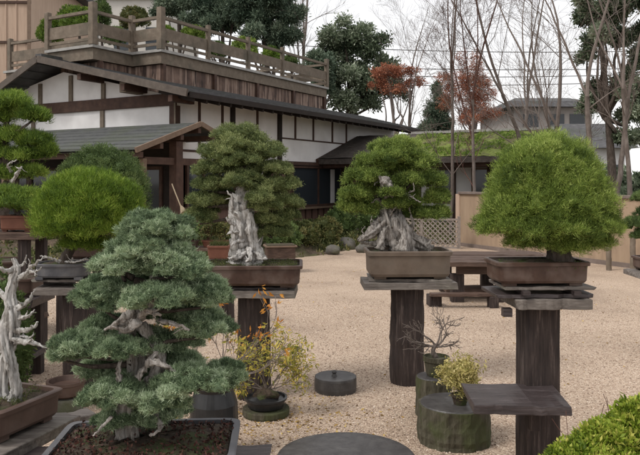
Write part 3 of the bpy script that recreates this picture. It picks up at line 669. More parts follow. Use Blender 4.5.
def leader_tree(px, d, h, r, lb, lean=(0,0), fork=.45, n=22, mat='twig', grp='leafless trees behind the garden wall', ang=.55, tmat=None, z0=0, blen=.30, limbs=3, first=.30, name='bare_tree'):
    """leafless tree: an upright leader that splits into limbs, each with many fine side branches"""
    p = P(px,0,d); t = thing(name, (p[0],p[1],z0), lb, 'tree', grp); tb, br = MB(), MB(); base = np.array([p[0],p[1],z0-.05])
    top = base+np.array([lean[0]*h*fork, lean[1]*h*fork, h*fork]); m = 14
    pts = np.linspace(base, top, m)+np.cumsum(RNG.normal(0,h*.0016,(m,3)),0)*[1,1,0]; rr = np.linspace(r, r*.68, m); tb.tube(pts, rr, 10, cap=False, noise=.03)
    lines = [(pts[int(m*first):], rr[int(m*first):])]
    for k in range(limbs):
        a = 2*PI*k/limbs+RNG.uniform(-.5,.5); s = ang*RNG.uniform(.35,.9) if k else .08; d0 = norm(np.array([math.cos(a)*s+lean[0], math.sin(a)*s*.7+lean[1], 1.])); q = [pts[-1] if k < 2 else pts[-1-RNG.integers(0,5)]]; dd = d0.copy(); L_ = h*(1-fork)*RNG.uniform(.8,1.05); 
        for i in range(14): dd = norm(dd+RNG.normal(0,.055,3)+np.array([0,0,.03])); q.append(q[-1]+dd*L_/14)
        q = np.array(q); r2 = np.linspace(r*(.60 if k == 0 else .42), .005, 15); br.tube(q, r2, 7, cap=False); lines.append((q, r2))
    for k in range(int(n*1.15)):
        q, r2 = lines[RNG.integers(0,len(lines))] if k % 5 else lines[-1]; i = RNG.integers(1, len(q)-1); ax = norm(q[min(i+1,len(q)-1)]-q[i-1])
        sd_ = norm(np.cross(ax, RNG.standard_normal(3))); a = RNG.uniform(.45,.95)
        grow([br], q[i], ax*math.cos(a)+sd_*math.sin(a), h*blen*RNG.uniform(.4,1)*(1-.45*i/len(q)), max(.005,r2[i]*.3), 3, .15, 4, .1, .55, .6, 6, .0024, 0, .6)
    tb.build('trunk', M[tmat or 'pale_bark'], t, smooth=True); br.build('branches', M[mat], t); return t
def leafy_tree(px, py, d, rx, ry, lb, mat, n=2600, L=.22, w=.10, k=7, pads=None, name='evergreen_tree', trunk_r=.18, grp=None, m=14, core=.6, quad=True, spread=.7, bark='bark', z0=0, f=.42, flat=.85):
    """crown given by the pixels it covers at distance d"""
    p = P(px,py,d); t = thing(name, (p[0],p[1],z0), lb, 'tree', grp); s = d/F
    P_ = pads_px(pads, d, flat) if pads else [(p, np.array([rx*s, rx*s*.85, ry*s]))]
    lob = []
    for c, r in P_: lob += pad_lobes(c+RNG.normal(0,.12,3)*r, r, m, f)
    lob = [(c+RNG.normal(0,.3,3)*r*2, r*RNG.uniform(.4,1.1)) for c, r in lob]
    mb = MB(); foliage(mb, lob, int(n*1.35), L*.6, w*.5, k, .25, spread, quad, -.9, 0, shell=(.3,1.15), cull=.25, jit=L*.3); mb.build('crown', mat, t)
    mb = MB(); b = np.array([p[0],p[1],z0-.05]); top = np.array(P_[0][0])
    mb.tube(spline([b, b*.6+top*.4+[.1,0,0], top], 10), np.linspace(trunk_r, trunk_r*.35, 10), 9, noise=.08)
    mid = b*.45+top*.55
    for c, r in (P_ if len(P_) > 1 else lob[:8]): branch_to(mb, mid, c, trunk_r*.4, trunk_r*.12, wig=.1)
    mb.build('trunk', M[bark], t, smooth=True); return t
# evergreen with gaps behind the terrace end
leafy_tree(355,70,34,42,50,'rounded broad evergreen tree rising behind the end of the roof terrace', M['f_dark'], 4300, .30, .15, 6,
    pads=[(345,38,22,16),(330,58,16,16),(365,55,26,16),(390,72,14,12),(345,80,28,18),(375,88,24,16),(352,105,26,14),(398,92,12,10),(325,85,12,14)], core=.38, m=8)
leafy_tree(322,78,31,12,18,'small round evergreen just left of the broad tree behind the terrace', M['f_conif'], 1500, .3, .13, 6, core=.5)
leafy_tree(402,95,30,22,26,'rust red maple behind the long eave, left of the far conifer', M['f_red'], 1100, .17, .075, 5, pads=[(388,76,15,8),(380,86,10,7),(404,74,14,6),(414,84,12,5),(400,90,12,5)], m=16, core=0, name='maple_tree', bark='twig', trunk_r=.12)
leafy_tree(472,95,30,24,36,'rust red tall tree between the bare trunks above the mossy roof', M['f_red'], 3400, .13, .05, 6, pads=[(474,78,13,18),(462,98,17,17),(480,104,17,18),(455,88,12,12),(474,122,22,12),(444,80,10,6),(486,90,10,14)], core=.35, name='maple_tree', bark='twig', m=16, trunk_r=.1)
leafy_tree(436,112,38,14,26,'grey green conical conifer far behind the mossy roof', M['f_conif'], 2600, .3, .08, 7, pads=[(437,92,5,8),(437,104,9,8),(436,116,13,9),(437,128,17,10)], core=.4, name='conifer_tree', m=8)
# tall dark conifers at top left of centre
leafy_tree(272,20,32,30,34,'dark pine with open layered crown behind the roof terrace', M['f_conif'], 5200, .32, .09, 9,
    pads=[(262,4,26,9),(285,18,16,9),(250,22,20,8),(282,36,18,9),(262,40,20,8),(275,-8,22,9),(243,6,14,6)], core=.3, name='pine_tree', m=7)
leafy_tree(222,12,33,26,30,'second dark pine left of the first behind the terrace', M['f_conif'], 4200, .32, .09, 9,
    pads=[(222,-4,22,9),(205,8,14,7),(232,14,15,8),(218,26,18,8),(195,24,12,7),(240,-10,14,8)], core=.3, name='pine_tree', m=7)
leafy_tree(180,2,34,20,20,'third dark pine behind the left part of the terrace', M['f_conif'], 2600, .32, .09, 9,
    pads=[(178,-4,22,8),(168,10,14,6),(190,6,14,6)], core=.3, name='pine_tree', m=7)
# big evergreen at the right edge
leafy_tree(612,50,15.5,45,60,'large dark evergreen overhanging the right edge of the view', M['f_dark'], 6500, .15, .065, 7,
    pads=[(598,4,24,16),(630,8,26,18),(600,38,20,12),(625,40,22,14,.6),(640,62,20,14),(587,58,10,7,.3),(630,88,20,12),(600,95,13,9,.5),(635,115,22,12),(592,110,9,12,.4),(625,140,18,10),(600,20,26,12,1.0)], core=.35, m=8, trunk_r=.13, f=.4)
# bare trees
leader_tree(451,18.6,9.5,.05,'slim leafless tree, left of the pair in front of the mossy roof', (.0,0), .50, 26, grp='pair of slim leafless trees', limbs=4, ang=.35, blen=.2)
leader_tree(473,18.3,9.0,.05,'slim leafless tree, right of the pair in front of the mossy roof', (.0,0), .42, 26, 'twig_red', grp='pair of slim leafless trees', limbs=4, ang=.35, blen=.2, tmat='twig')
leader_tree(563,16.5,8.2,.085,'forked leafless tree right behind the top of the right pine', (-.02,.0), .36, 16, limbs=3, ang=.75, first=.6)
leader_tree(560,19,10.0,.07,'leafless tree with long slanting limbs above the grey far roof', (-.42,.0), .40, 14, limbs=2, ang=.5, first=.5)
leader_tree(598,14.2,7.5,.07,'pale trunked tree behind the wall, left of the right edge trunks', (-.06,0), .45, 9, limbs=2, ang=.5, first=.6)
leader_tree(611,14.4,7.5,.065,'pale trunk leaning right behind the wall near the right edge', (.10,0), .45, 9, limbs=2, ang=.5, first=.6)
None and leader_tree(590,15.2,7.0,.05,'thin leafless tree behind the wall between thicker pale trunks', (.16,0), .4, 14, limbs=3, ang=.5, first=.6)
leader_tree(633,13.9,7.0,.055,'pale trunk at the very right edge behind the wall', (-.05,0), .5, 8, limbs=2, ang=.45, first=.6)
leader_tree(520,24,11,.08,'tall leafless tree behind the right end of the mossy roof', (.06,0), .38, 14, limbs=3, ang=.6, first=.5, blen=.24)
leader_tree(405,30,10,.08,'thin leafless tree between the far maple and the conifer', (.05,0), .45, 20, ang=.6, first=.5)
leader_tree(300,36,17,.12,'leafless tree rising behind the dark pines', (.03,0), .5, 30, limbs=4, ang=.6, first=.6, blen=.24)
# shrubs behind the garden wall
for px, d, r, h, lb, m in ((548,17.0,.9,.9,'dark hedge shrub behind the wall, directly behind the right pine','f_dome'),(594,15.6,.8,.7,'brownish shrub behind the wall right of the right pine','f_shrub'),(628,14.6,.7,.8,'dark green shrub behind the wall at the right edge','f_dome'),
        (515,22,1.5,2.3,'tall dark shrub behind the right end of the mossy wing','f_dome'),(566,22,1.9,2.3,'wide evergreen shrub below the far grey roofed house','f_dark'),(610,19,1.7,2.0,'shadowy evergreen shrub behind the pale trunks','f_dark'),(648,16.5,1.2,1.6,'evergreen shrub just past the right edge trunks','f_dark'),(490,27,1.3,3.1,'dark shrub peeping over the mossy roof ridge','f_dome')):
    p = P(px,0,d); shrub('shrub', (p[0],d,0), (r,r*.8,h*.62), M[m], 1800, .13, .05, lb, 'shrubs behind the garden wall')
# far house
FH = thing('far_house', P(548,0,38)*[1,1,0], 'distant beige house with a flat dark grey roof at upper right', 'house')
def fb(name, x0,x1,d0,d1,z0,z1,mat,par=FH): 
    return MB().hexa([(x0,d0,z0),(x1,d0,z0),(x1,d1,z0),(x0,d1,z0),(x0,d0,z1),(x1,d0,z1),(x1,d1,z1),(x0,d1,z1)]).build(name,mat,par)
q0, q1 = P(514,0,38)[0], P(592,0,38)[0]
fb('wall', q0,q1,38,46,0,5.55,M['far_wall'])
mb = MB(); zr=5.55
mb.hexa([(q0-.5,37.4,zr),(q1+.5,37.4,zr),(q1+.5,46.6,zr),(q0-.5,46.6,zr),(q0-.35,37.8,zr+.35),(q1+.35,37.8,zr+.35),(q1+.2,46,zr+.35),(q0-.2,46,zr+.35)])
mb.hexa([(q0-.2,38.2,zr+.352),(q1+.2,38.2,zr+.352),(q1,45.6,zr+.352),(q0,45.6,zr+.352),(q0+.6,40,zr+.75),(q1-.6,40,zr+.75),(q1-.8,44,zr+.75),(q0+.8,44,zr+.75)])
mb.build('roof', M['roof'], FH)
fb('balcony', q0+1.3,q1-.3,36.6,37.99,3.0,4.1,M['far_wall2'])
for x in (.5,1.9,3.0): f = fb('window', q0+x,q0+x+.8,37.95,37.99,4.3,5.2,M['glass'])
# white strip of another house further right, seen between trunks
F2 = thing('far_white_house', P(592,0,30)*[1,1,0], 'distant white walled house glimpsed between the pale trunks at right', 'house')
a0, a1 = P(572,0,30)[0], P(625,0,30)[0]
fb('wall', a0,a1,30,36,0,3.0,M['plaster'],F2); mb = MB(); mb.hexa([(a0-.4,29.5,3.0),(a1+.4,29.5,3.0),(a1+.4,36.5,3.0),(a0-.4,36.5,3.0),(a0,32,4.2),(a1,32,4.2),(a1,34,4.2),(a0,34,4.2)]); mb.build('roof', M['roof'], F2)
for x in (.5,1.6): fb('window', a0+x,a0+x+.6,29.95,29.99,1.2,2.3,M['glass'],F2)
# tan boarded neighbour at far left and beige block behind the terrace
NB = thing('boarded_house', P(5,0,23)*[1,1,0], 'pinkish tan board clad house at the top left corner', 'house')
x1 = P(31,0,23)[0]; fb('wall', x1-5, x1, 23, 29, 0, 8.6, M['fence_wood'], NB)
for z in (6.1,7.4): fb('trim', x1-5, x1+.01, 22.95, 22.998, z, z+.08, M['house_wood'], NB)
fb('corner_trim', x1-.1, x1+.02, 22.94, 22.949, 0, 8.6, M['light_wood'], NB); fb('roof', x1-5.4, x1+.4, 22.6, 29.4, 8.601, 8.8, M['roof'], NB)
for k in range(14): fb('board_batten', x1-.5-k*.33, x1-.46-k*.33, 22.97, 22.999, 0, 8.5, M['fence_wood'], NB) if k < 5 else None
BB = thing('beige_block', P(150,0,40)*[1,1,0], 'pale beige building behind the terrace plants at upper left', 'building')
x0, x1 = P(33,0,40)[0], P(168,0,40)[0]; fb('wall', x0, x1, 40, 50, 0, 11.9, M['far_wall2'], BB); fb('parapet', x0-.1, x1+.1, 39.8, 50.1, 11.901, 12.2, M['far_wall'], BB)
for k in range(4): fb('window', x0+1+k*1.8, x0+1.9+k*1.8, 39.95, 39.99, 9.0, 10.3, M['glass'], BB)
# overhead cables and their pole
for z0_, z1_, lb in ((9.6,9.3,'topmost overhead cable crossing the sky at right'),(8.5,8.3,'middle overhead cable crossing the sky at right'),(7.9,8.0,'third overhead cable from the top at right'),(7.3,7.6,'lowest overhead cable crossing the sky at right')):
    xs = np.linspace(-14, 26, 40); mb = MB(); mb.tube([(x, 40+x*.1, z0_+(z1_-z0_)*(x+14)/40 + .0018*(x-6)**2-.35) for x in xs], .022, 5)
    tag(mb.build('overhead_cable', M['wire']), lb, 'cable', 'overhead cables')
# ---- bonsai kept on the roof terrace
def terrace_plant(px, d, ztop, r, h, mat, lb, L=.08, w=.02):
    p = P(px,0,d); zb = TZ; t = thing('potted_tree', (p[0],p[1],zb), lb, 'potted tree', 'potted trees on the roof terrace')
    MB().lathe((p[0],p[1],zb), [(.14,0),(.2,.2),(.22,.22),(.19,.22),(.18,.18)], 16).build('pot', M['pot_brown'], t)
    c = (p[0],p[1],ztop-h*.5); lob = pad_lobes(c,(r,r*.85,h*.55),14,.42); mb = MB(); foliage(mb, lob, 1300, L, w, 7, .4, .5, True, -.7, .7); mb.build('crown', mat, t)
    mb = MB(); mb.tube(spline([(p[0],p[1],zb+.18),(p[0]+.08,p[1],zb+.4),(c[0],c[1],c[2])],8), np.linspace(.06,.03,8), 7); mb.build('trunk', M['bark'], t)
for q in ((50,20.3,6.2,.32,.8,'f_left','small green potted tree at the left end of the terrace'),(78,20.2,6.55,.55,.8,'f_left','spreading green potted tree behind the front terrace corner'),(134,20.4,6.6,.42,.7,'f_shrub','pale round topped potted tree left of the second corner post'),
        (100,21.0,6.9,.3,.8,'f_dome','dull green potted tree just right of the front corner post'),(193,21.2,6.2,.36,.6,'f_bright','bright green potted tree right of the second corner post'),(245,23.2,6.25,.42,.75,'f_bright','bright green potted tree at the middle of the long railing'),
        (272,24.3,6.15,.36,.7,'f_left','green potted tree right of the middle of the long railing'),(290,25.0,6.0,.3,.6,'f_dome','small dull potted tree near the right end of the railing'),(116,20.0,5.9,.3,.5,'f_dome','low potted tree between the two corner posts'),
        (165,20.6,6.1,.28,.5,'f_left','low green potted tree behind the second corner post'),(218,22.3,5.95,.3,.5,'f_dome','low dark potted tree behind the long railing')):
    terrace_plant(q[0],q[1],q[2],q[3],q[4],M[q[5]],q[6])
# ================================================================== BONSAI AND STANDS
def bonsai(name, px, pyb, d, lb, grp=None):
    return thing(name, P(px,pyb,d), lb, 'bonsai', grp)
def crown_parts(t, pads, D, mat, n_per, m, L, w, k, up, spread, name='foliage_pad', flat=.85, merge=False, f=.42, quad=False, core=.72, low=-.35, jit=.006, tv=.12, shell=(.7,1.02)):
    P_ = pads_px(pads, D, flat); tot = MB()
    for c, r in P_:
        lob = pad_lobes(c, r, m, f); mb = tot if merge else MB()
        foliage(mb, lob, n_per, L, w, k, up, spread, quad, low, core, tv, shell, .6, jit)
        if not merge: mb.build(name, mat, t)
    if merge: tot.build(name, mat, t)
    return P_
def wood_tube(mb, pts, r, n=40, sides=26, amp=.16, ridges=6, twist=5., noise=.035):
    p = spline(np.column_stack([np.array([P(*q) for q in pts]), r]), n); amp *= 1.5
    p[:,3] *= 1+.07*RNG.standard_normal(n); p[:,:3] += RNG.normal(0, .03*np.mean(np.abs(r)), (n,3))
    for q in range(max(3, n//6)):      # splinters standing off the wood
        i = RNG.integers(2, n-3); d = norm(RNG.standard_normal(3)+[0,0,.4]); a_ = p[i,:3]+d*abs(p[i,3])*.7; L_ = abs(p[i,3])*RNG.uniform(.5,1.5)
        mb.tube([a_, a_+d*L_*.5+[0,0,L_*.2], a_+d*L_*.8+[0,0,L_*.6]], [abs(p[i,3])*.22, abs(p[i,3])*.12, .0012], 6, 2, .2, 2)
    mb.tube(p[:,:3], np.abs(p[:,3]), sides, ridges, amp, twist, noise)
def jins(mb, items, sides=9, amp=.15):
    for pts, r0, r1 in items:
        p = spline(np.array([P(*q) for q in pts]), 14); L_ = np.linalg.norm(p[-1]-p[0]); p[1:] += RNG.normal(0, L_*.018, (13,3))
        rr = np.linspace(r0*.6, r1*.6, 14)*(1+.16*RNG.standard_normal(14)); rr[0] = r0*.8; mb.tube(p, np.abs(rr), 12, 3, .3, 6, .05)
        for q in range(2):
            i = RNG.integers(4, 11); e = p[i]+norm(p[-1]-p[i]+RNG.normal(0, L_*.45, 3))*L_*RNG.uniform(.2,.4); mb.tube(np.linspace(p[i], e, 6)+RNG.normal(0,L_*.012,(6,3)), np.linspace(rr[i]*.6, .0012, 6), 7, 2, .2, 3)

# ---- A: middle juniper on the tall stand -----------------------------------------------
DA = 5.75
def zp(py, d): return EYE-(py-HZ)*d/F
sA = thing('display_stand', (P(408,0,DA)[0],DA,0), 'round dark post stand with grey plank top under the middle juniper', 'stand', 'post stands for bonsai')
xA = P(407,0,DA)[0]
rough_post('post', (xA,DA,0), .132, .782, M['dark_post'], sA)
rough_slab('top_plank', (xA-.0,DA-.0,.784), .735, .40, .055, .03, M['slab_wood'], sA)
rough_slab('upper_board', (xA+.01,DA+.02,.8412), .66, .36, .022, -.03, M['slab_wood'], sA)

tA = bonsai('juniper_bonsai', 408, 278, DA, 'juniper bonsai with gnarled grey driftwood base in an olive brown rectangular pot')
zA = .865; pot(tA, (xA,DA,zA), .335, .20, .222, M['pot_olive'], .04)
crown_parts(tA, [(397,152,24,14),(376,165,22,12),(415,166,24,13),(361,181,19,12),(430,183,18,12),(356,197,16,11,-.05),(350,209,13,10),(366,211,15,9),(396,172,18,9,.1),(436,200,13,11),(424,216,20,9),(404,196,15,9,.12),(381,193,14,8,.1),(440,215,9,8),(392,160,18,10,-.12),(384,150,16,9,.1),(408,182,16,9,-.1),(408,212,14,7,.1),(391,194,13,6,-.14),(408,203,14,6,-.05),(394,205,10,5,-.1),(374,178,14,7,-.1)],
    DA, M['f_junip'], 800, 9, .022, .0048, 10, .6, .75, core=.5, jit=.012, f=.36, shell=(.6,1.12))
dw = MB()
wood_tube(dw, [(400,254,DA-.05),(395,240,DA-.06),(390,226,DA-.05),(387,212,DA),(392,198,DA+.08),(399,172,DA+.1)], [.055,.044,.055,.045,.02,.014], amp=.28)
wood_tube(dw, [(412,254,DA-.02),(406,238,DA-.04),(398,226,DA),(399,208,DA+.02),(404,190,DA+.05)], [.05,.04,.036,.03,.015], amp=.25, n=26, sides=18)
wood_tube(dw, [(358,241,DA-.10),(372,232,DA-.08),(384,222,DA-.03),(397,218,DA)], [.012,.035,.05,.04], n=26, sides=16, amp=.25)
wood_tube(dw, [(361,242,DA-.08),(376,243,DA-.06),(392,240,DA-.02)], [.012,.022,.04], n=20, sides=12, amp=.25)
wood_tube(dw, [(380,250,DA-.12),(383,234,DA-.10),(390,224,DA-.05)], [.03,.022,.03], n=20, sides=14, amp=.25)
wood_tube(dw, [(402,252,DA-.13),(405,236,DA-.10),(400,222,DA-.04),(394,214,DA)], [.05,.035,.04,.03], n=24, sides=16, amp=.25)
wood_tube(dw, [(432,250,DA-.02),(422,243,DA-.02),(410,236,DA),(402,226,DA)], [.03,.038,.045,.04], n=24, sides=16, amp=.25)
jins(dw, [([(410,236,DA),(413,222,DA-.04),(409,208,DA-.04)], .03,.008),([(384,205,DA),(377,199,DA-.05),(371,203,DA-.07)],.02,.004),([(399,190,DA),(410,196,DA-.12),(421,203,DA-.2)],.022,.005),([(408,193,DA-.1),(414,190,DA-.18),(413,183,DA-.2)],.012,.003),
    ([(388,180,DA),(380,178,DA-.1),(375,185,DA-.15)],.02,.004),([(376,232,DA-.08),(371,224,DA-.1),(372,216,DA-.1)],.016,.003),([(366,236,DA-.1),(362,231,DA-.12),(365,226,DA-.12)],.01,.003),([(425,246,DA-.05),(432,240,DA-.06),(438,243,DA-.06)],.016,.004),([(390,215,DA-.08),(395,208,DA-.12),(401,205,DA-.1)],.015,.004)])
wood_tube(dw, [(392,194,DA-.10),(386,183,DA-.16),(379,176,DA-.18)], [.05,.04,.012], n=20, sides=14, amp=.2)
dw.build('driftwood_trunk', M['deadwood_grey'], tA, smooth=True)
mb = MB()
for q in ((376,165),(361,181),(356,197),(415,166),(430,183),(436,200),(424,216),(397,152)): branch_to(mb, P(396,188,DA+.03), P(q[0],q[1]+3,DA), .018,.006)
mb.build('branches', M['bark'], tA, smooth=True)
moss_bits(tA, (xA,DA), .3,.16, zA+.185, 350)

# ---- B: right pine ----------------------------------------------------------------------
DB = 4.05; xB = P(537,0,DB)[0]
sB = thing('display_stand', (xB,DB,0), 'square dark post stand with a lower shelf under the right pine', 'stand', 'post stands for bonsai')
zs = .982; rough_post('post', (xB+.003,DB,0), .102, zs-.05, M['dark_post'], sB, True, ang=.12, d=.09)
rough_slab('top_plank', (xB+.045,DB,zs-.048), .43, .34, .058, .02, M['slab_wood'], sB)
rough_slab('upper_board', (xB-.0,DB+.02,zs+.0115), .55, .32, .022, .05, M['dark_plank'], sB)
for xx in (-.11,.17): MB().box((xB+xx,DB-.08,zs+.034), .04,.2,.022).build('spacer_block', M['dark_plank'], sB)
rough_slab('second_board', (xB+.03,DB+.02,zs+.0565), .52, .32, .018, .03, M['slab_wood'], sB)
MB().box((xB-.2,DB-.1,zs-.095),.05,.05,.046).build('hanging_block', M['dark_plank'], sB)
zsh = zp(402,3.66); rough_slab('shelf', (P(519,0,3.7)[0],3.80,zsh-.05), .50, .40, .048, -.06, M['dark_plank'], sB)
MB().box((P(530,0,3.86)[0],3.84,zsh-.19),.05,.14,.139).build('shelf_bracket', M['dark_post'], sB)
tB = bonsai('pine_bonsai', 540, 290, DB, 'bright green pine bonsai with a broad domed crown in a brown rectangular pot')
zB = zs+.076; pot(tB, (xB-.008,DB,zB), .262, .15, zp(262.5,DB-.15)-zB, M['pot_red'], .05)
PB = pads_px([(548,182,55,45),(549,205,64,42),(550,227,69,22),(497,226,23,16),(603,229,20,17),(560,244,44,13),(590,243,24,10,-.05),(520,243,16,9,-.04)], DB)
lb_ = pad_lobes(*PB[0], 40, .25)+pad_lobes(*PB[1], 46, .22)+pad_lobes(*PB[2], 34, .24)
for q in PB[3:]: lb_ += pad_lobes(*q, 13, .36)
mb = MB(); foliage(mb, lb_, 27000, .023, .0028, 11, .8, .5, False, -.8, .5, .07, (.5,1.12), .55, .009); mb.build('crown', M['f_bright'], tB)
tr = MB(); p = spline(np.array([P(561,266,DB-.0),P(560,258,DB-.02),P(556,246,DB-.02),P(548,232,DB),P(551,205,DB+.03),P(546,172,DB+.02)]), 26)
tr.tube(p, np.concatenate([[.10,.085,.076],np.linspace(.072,.02,23)]), 18, 5, .1, 2, .04); tr.build('trunk', M['bark'], tB, smooth=True)
mb = MB()
for q in ((504,210,0),(491,229,0),(525,234,-.1),(590,209,0),(605,232,0),(590,244,-.05),(570,233,-.08),(520,183,0),(576,183,0)): branch_to(mb, P(552,235 if q[1]>205 else 205,DB), P(q[0],q[1],DB+q[2]), .025,.008, wig=.03)
mb.build('branches', M['bark'], tB, smooth=True)
moss_bits(tB, (xB,DB), .24,.13, zp(265,DB), 500, M['f_left'])

# ---- C: large bonsai with white trunk, centre left -----------------------------------------
DC = 5.35; xC = P(254,0,DC)[0]
sC = thing('display_stand', (xC,DC,0), 'dark post stand with pale plank top under the large white trunked bonsai', 'stand', 'post stands for bonsai')
rough_post('post', (xC,DC,0), .12, .782, M['dark_post'], sC)
rough_slab('top_plank', (P(257,0,DC)[0],DC,.784), .60,.40,.055,-.02, M['slab_wood'], sC)
rough_slab('upper_board', (P(250,0,DC)[0],DC+.02,.8412), .58,.36,.018,.03, M['dark_plank'], sC)
tC = bonsai('bonsai', 252, 286, DC, 'large layered olive green bonsai with thick bleached white trunk in a red brown pot')
zC = .861; pot(tC, (P(253,0,DC)[0],DC,zC), .372, .235, zp(266,DC-.23)-zC, M['pot_red'], .03)
crown_parts(tC, [(240,141,30,17),(220,156,24,13),(262,155,27,13),(241,150,30,14,-.05),(243,162,24,11,-.1),(211,171,20,10),(271,172,24,10),(243,179,18,8,-.12),(209,187,20,10),(281,188,21,11),(262,190,20,10,-.08),(205,202,19,10),(284,205,19,11),(266,208,18,10,-.1),(200,219,17,9),(270,222,20,10),(275,234,18,8),(206,212,15,8,.1),(222,196,12,7,.15),(240,170,30,16,.2),(265,200,26,14,.2),(215,205,20,12,.22),(290,217,10,7),(259,200,14,8,-.2),(238,184,14,7,-.2)],
    DC, M['f_olive'], 900, 9, .018, .0042, 11, .6, .8, core=.6, jit=.009, f=.38)
dw = MB()
wood_tube(dw, [(247,272,DC),(247,256,DC),(243,243,DC-.02),(244,225,DC-.04),(240,207,DC-.03),(246,192,DC),(252,178,DC+.03),(246,165,DC+.05)], [.15,.105,.086,.082,.072,.058,.04,.02], n=54, sides=34, amp=.13, ridges=7, twist=4)
jins(dw, [([(238,212,DC-.05),(232,206,DC-.1),(232,197,DC-.12),(227,191,DC-.13)],.035,.006),([(238,225,DC-.08),(230,222,DC-.14),(226,218,DC-.16)],.03,.004),([(240,232,DC-.1),(231,232,DC-.15),(226,235,DC-.17)],.026,.005),([(241,216,DC-.08),(234,214,DC-.15),(230,210,DC-.17)],.024,.005),
    ([(251,190,DC),(259,182,DC-.06),(262,173,DC-.08)],.035,.006),([(244,252,DC-.1),(236,257,DC-.16),(229,259,DC-.18)],.05,.008),([(254,252,DC-.08),(262,258,DC-.13),(268,259,DC-.14)],.05,.008),([(249,250,DC-.12),(250,258,DC-.19),(246,262,DC-.21)],.04,.01),([(243,240,DC-.1),(235,242,DC-.15),(231,246,DC-.17)],.03,.006)])
wood_tube(dw, [(236,258,DC-.05),(238,244,DC-.08),(236,230,DC-.09),(238,214,DC-.08)], [.05,.04,.032,.02], n=24, sides=14, amp=.2)
wood_tube(dw, [(258,258,DC-.05),(253,244,DC-.08),(251,228,DC-.1),(250,212,DC-.08)], [.06,.04,.035,.02], n=24, sides=14, amp=.2)
dw.build('bleached_trunk', M['deadwood'], tC, smooth=True)
mb = MB()
for q in ((211,174),(209,190),(205,205),(200,222),(271,175),(281,191),(284,208),(272,236),(270,225),(222,159),(262,158)): branch_to(mb, P(247,min(q[1]+4,225),DC+.06), P(q[0],q[1]+2,DC), .025,.008, wig=.03)
mb.build('branches', M['bark'], tC, smooth=True)
moss_bits(tC, (P(253,0,DC)[0],DC), .33,.19, zp(264,DC), 700, M['f_shrub'])

# ---- D: blue green tree in front -----------------------------------------------------------
DD = 2.25
tD = bonsai('white_pine_bonsai', 145, 452, DD, 'layered blue green bonsai in a slate grey tray pot at the front left')
zD = zp(421,DD+.17); pot(tD, (P(146,0,DD)[0],DD,zD-.095), .288, .19, .095, M['pot_grey'], .06)
crown_parts(tD, [(155,234,40,23.8),(150,252,46,21.1,0.0),(122,268,33,17.2,-0.03),(176,270,36,18.5,-0.03),(103,302,31,18.5),(160,300,38,17.2,-0.08),(208,300,24,15.8),(84,350,35,18.5,-0.02),(140,344,40,15.8,0.05),(120,352,26,13.2,-0.08),(207,331,30,15.8),(182,345,22,13.2,0.08),(113,399,35,18.5,-0.08),(192,386,42,21.1,-0.06),(225,378,21,17.2),(160,404,30,14.5,-0.08),(150,288,46,21.1,0.14),(155,250,36,26.4,0.12),(135,375,24,10.6,0.12),(65,356,16,10.6),(228,374,10,10.6),(112,330,30,15.1,0.14),(190,318,34,15.1,0.14),(150,385,40,15.1,0.15),(100,372,24,13.0,0.1),(150,414,44,10,0.05),(120,420,26,8,0.0),(175,312,40,14,0.12),(130,372,40,12,0.1),(170,362,34,11,0.12),(112,288,34,13,0.08),(200,286,26,12,0.06)],
    DD, M['f_blue'], 1500, 14, .0125, .0022, 12, .6, .85, core=.62, jit=.003, f=.31, tv=.08)
dw = MB()
wood_tube(dw, [(128,438,DD),(126,410,DD),(130,385,DD+.02),(137,360,DD+.03),(128,335,DD),(134,318,DD-.02),(150,300,DD),(155,270,DD)], [.034,.030,.027,.026,.023,.022,.016,.010], n=50, sides=24, amp=.16)
wood_tube(dw, [(150,385,DD-.02),(158,366,DD-.02),(152,345,DD),(140,325,DD-.03)], [.02,.024,.02,.015], n=24, sides=14, amp=.2)
jins(dw, [([(105,330,DD-.1),(118,322,DD-.1),(132,312,DD-.06)],.006,.022),([(134,322,DD-.04),(148,310,DD-.1),(162,316,DD-.12)],.02,.006),([(112,326,DD-.1),(126,330,DD-.1),(140,322,DD-.08)],.01,.018),([(120,382,DD-.1),(118,370,DD-.1),(124,352,DD-.06)],.012,.006),([(138,378,DD-.08),(146,366,DD-.08),(156,352,DD-.06)],.014,.012),([(150,362,DD-.08),(166,366,DD-.1),(176,374,DD-.1)],.014,.005),
    ([(160,320,DD-.05),(176,324,DD-.1),(190,330,DD-.1)],.012,.004),([(93,436,DD-.16),(101,428,DD-.15),(112,417,DD-.13)],.003,.008),([(150,436,DD-.1),(160,428,DD-.08),(156,412,DD-.02)],.006,.012)], amp=.1)
dw.build('driftwood_trunk', M['deadwood_grey'], tD, smooth=True)
mb = MB()
for q in ((103,306),(84,354),(65,358),(113,402),(192,390),(230,380),(207,334),(208,304),(176,274),(122,272),(160,406)): branch_to(mb, P(134,min(q[1]+6,405),DD+.02), P(q[0],q[1]+3,DD), .012,.004, wig=.012)
mb.build('branches', M['bark'], tD, smooth=True)
mb = MB(); n_ = 1300; pos = np.column_stack([P(146,0,DD)[0]+RNG.uniform(-.26,.26,n_), DD+RNG.uniform(-.165,.165,n_), zD-.010+RNG.uniform(0,.016,n_)])
leaves(mb, pos, norm(RNG.normal(0,1,(n_,3))+[0,0,.3]), .013,.0075,2,.5,RNG.uniform(0,.7,n_),True,.004); mb.build('leaf_mulch', M['mulch'], tD)
sD = thing('display_stand', (P(120,0,DD)[0],DD,0), 'low bench under the front left bonsai, mostly below the picture', 'stand', 'post stands for bonsai')
zz = zD-.097
rough_slab('top_plank', (P(110,0,DD)[0],DD,zz-.055), 1.0,.42,.052,.02, M['dark_plank'], sD)
for k in (-.25,.25): rough_post('post', (P(120,0,DD)[0]+k,DD,0), .09, zz-.058, M['dark_post'], sD, True)

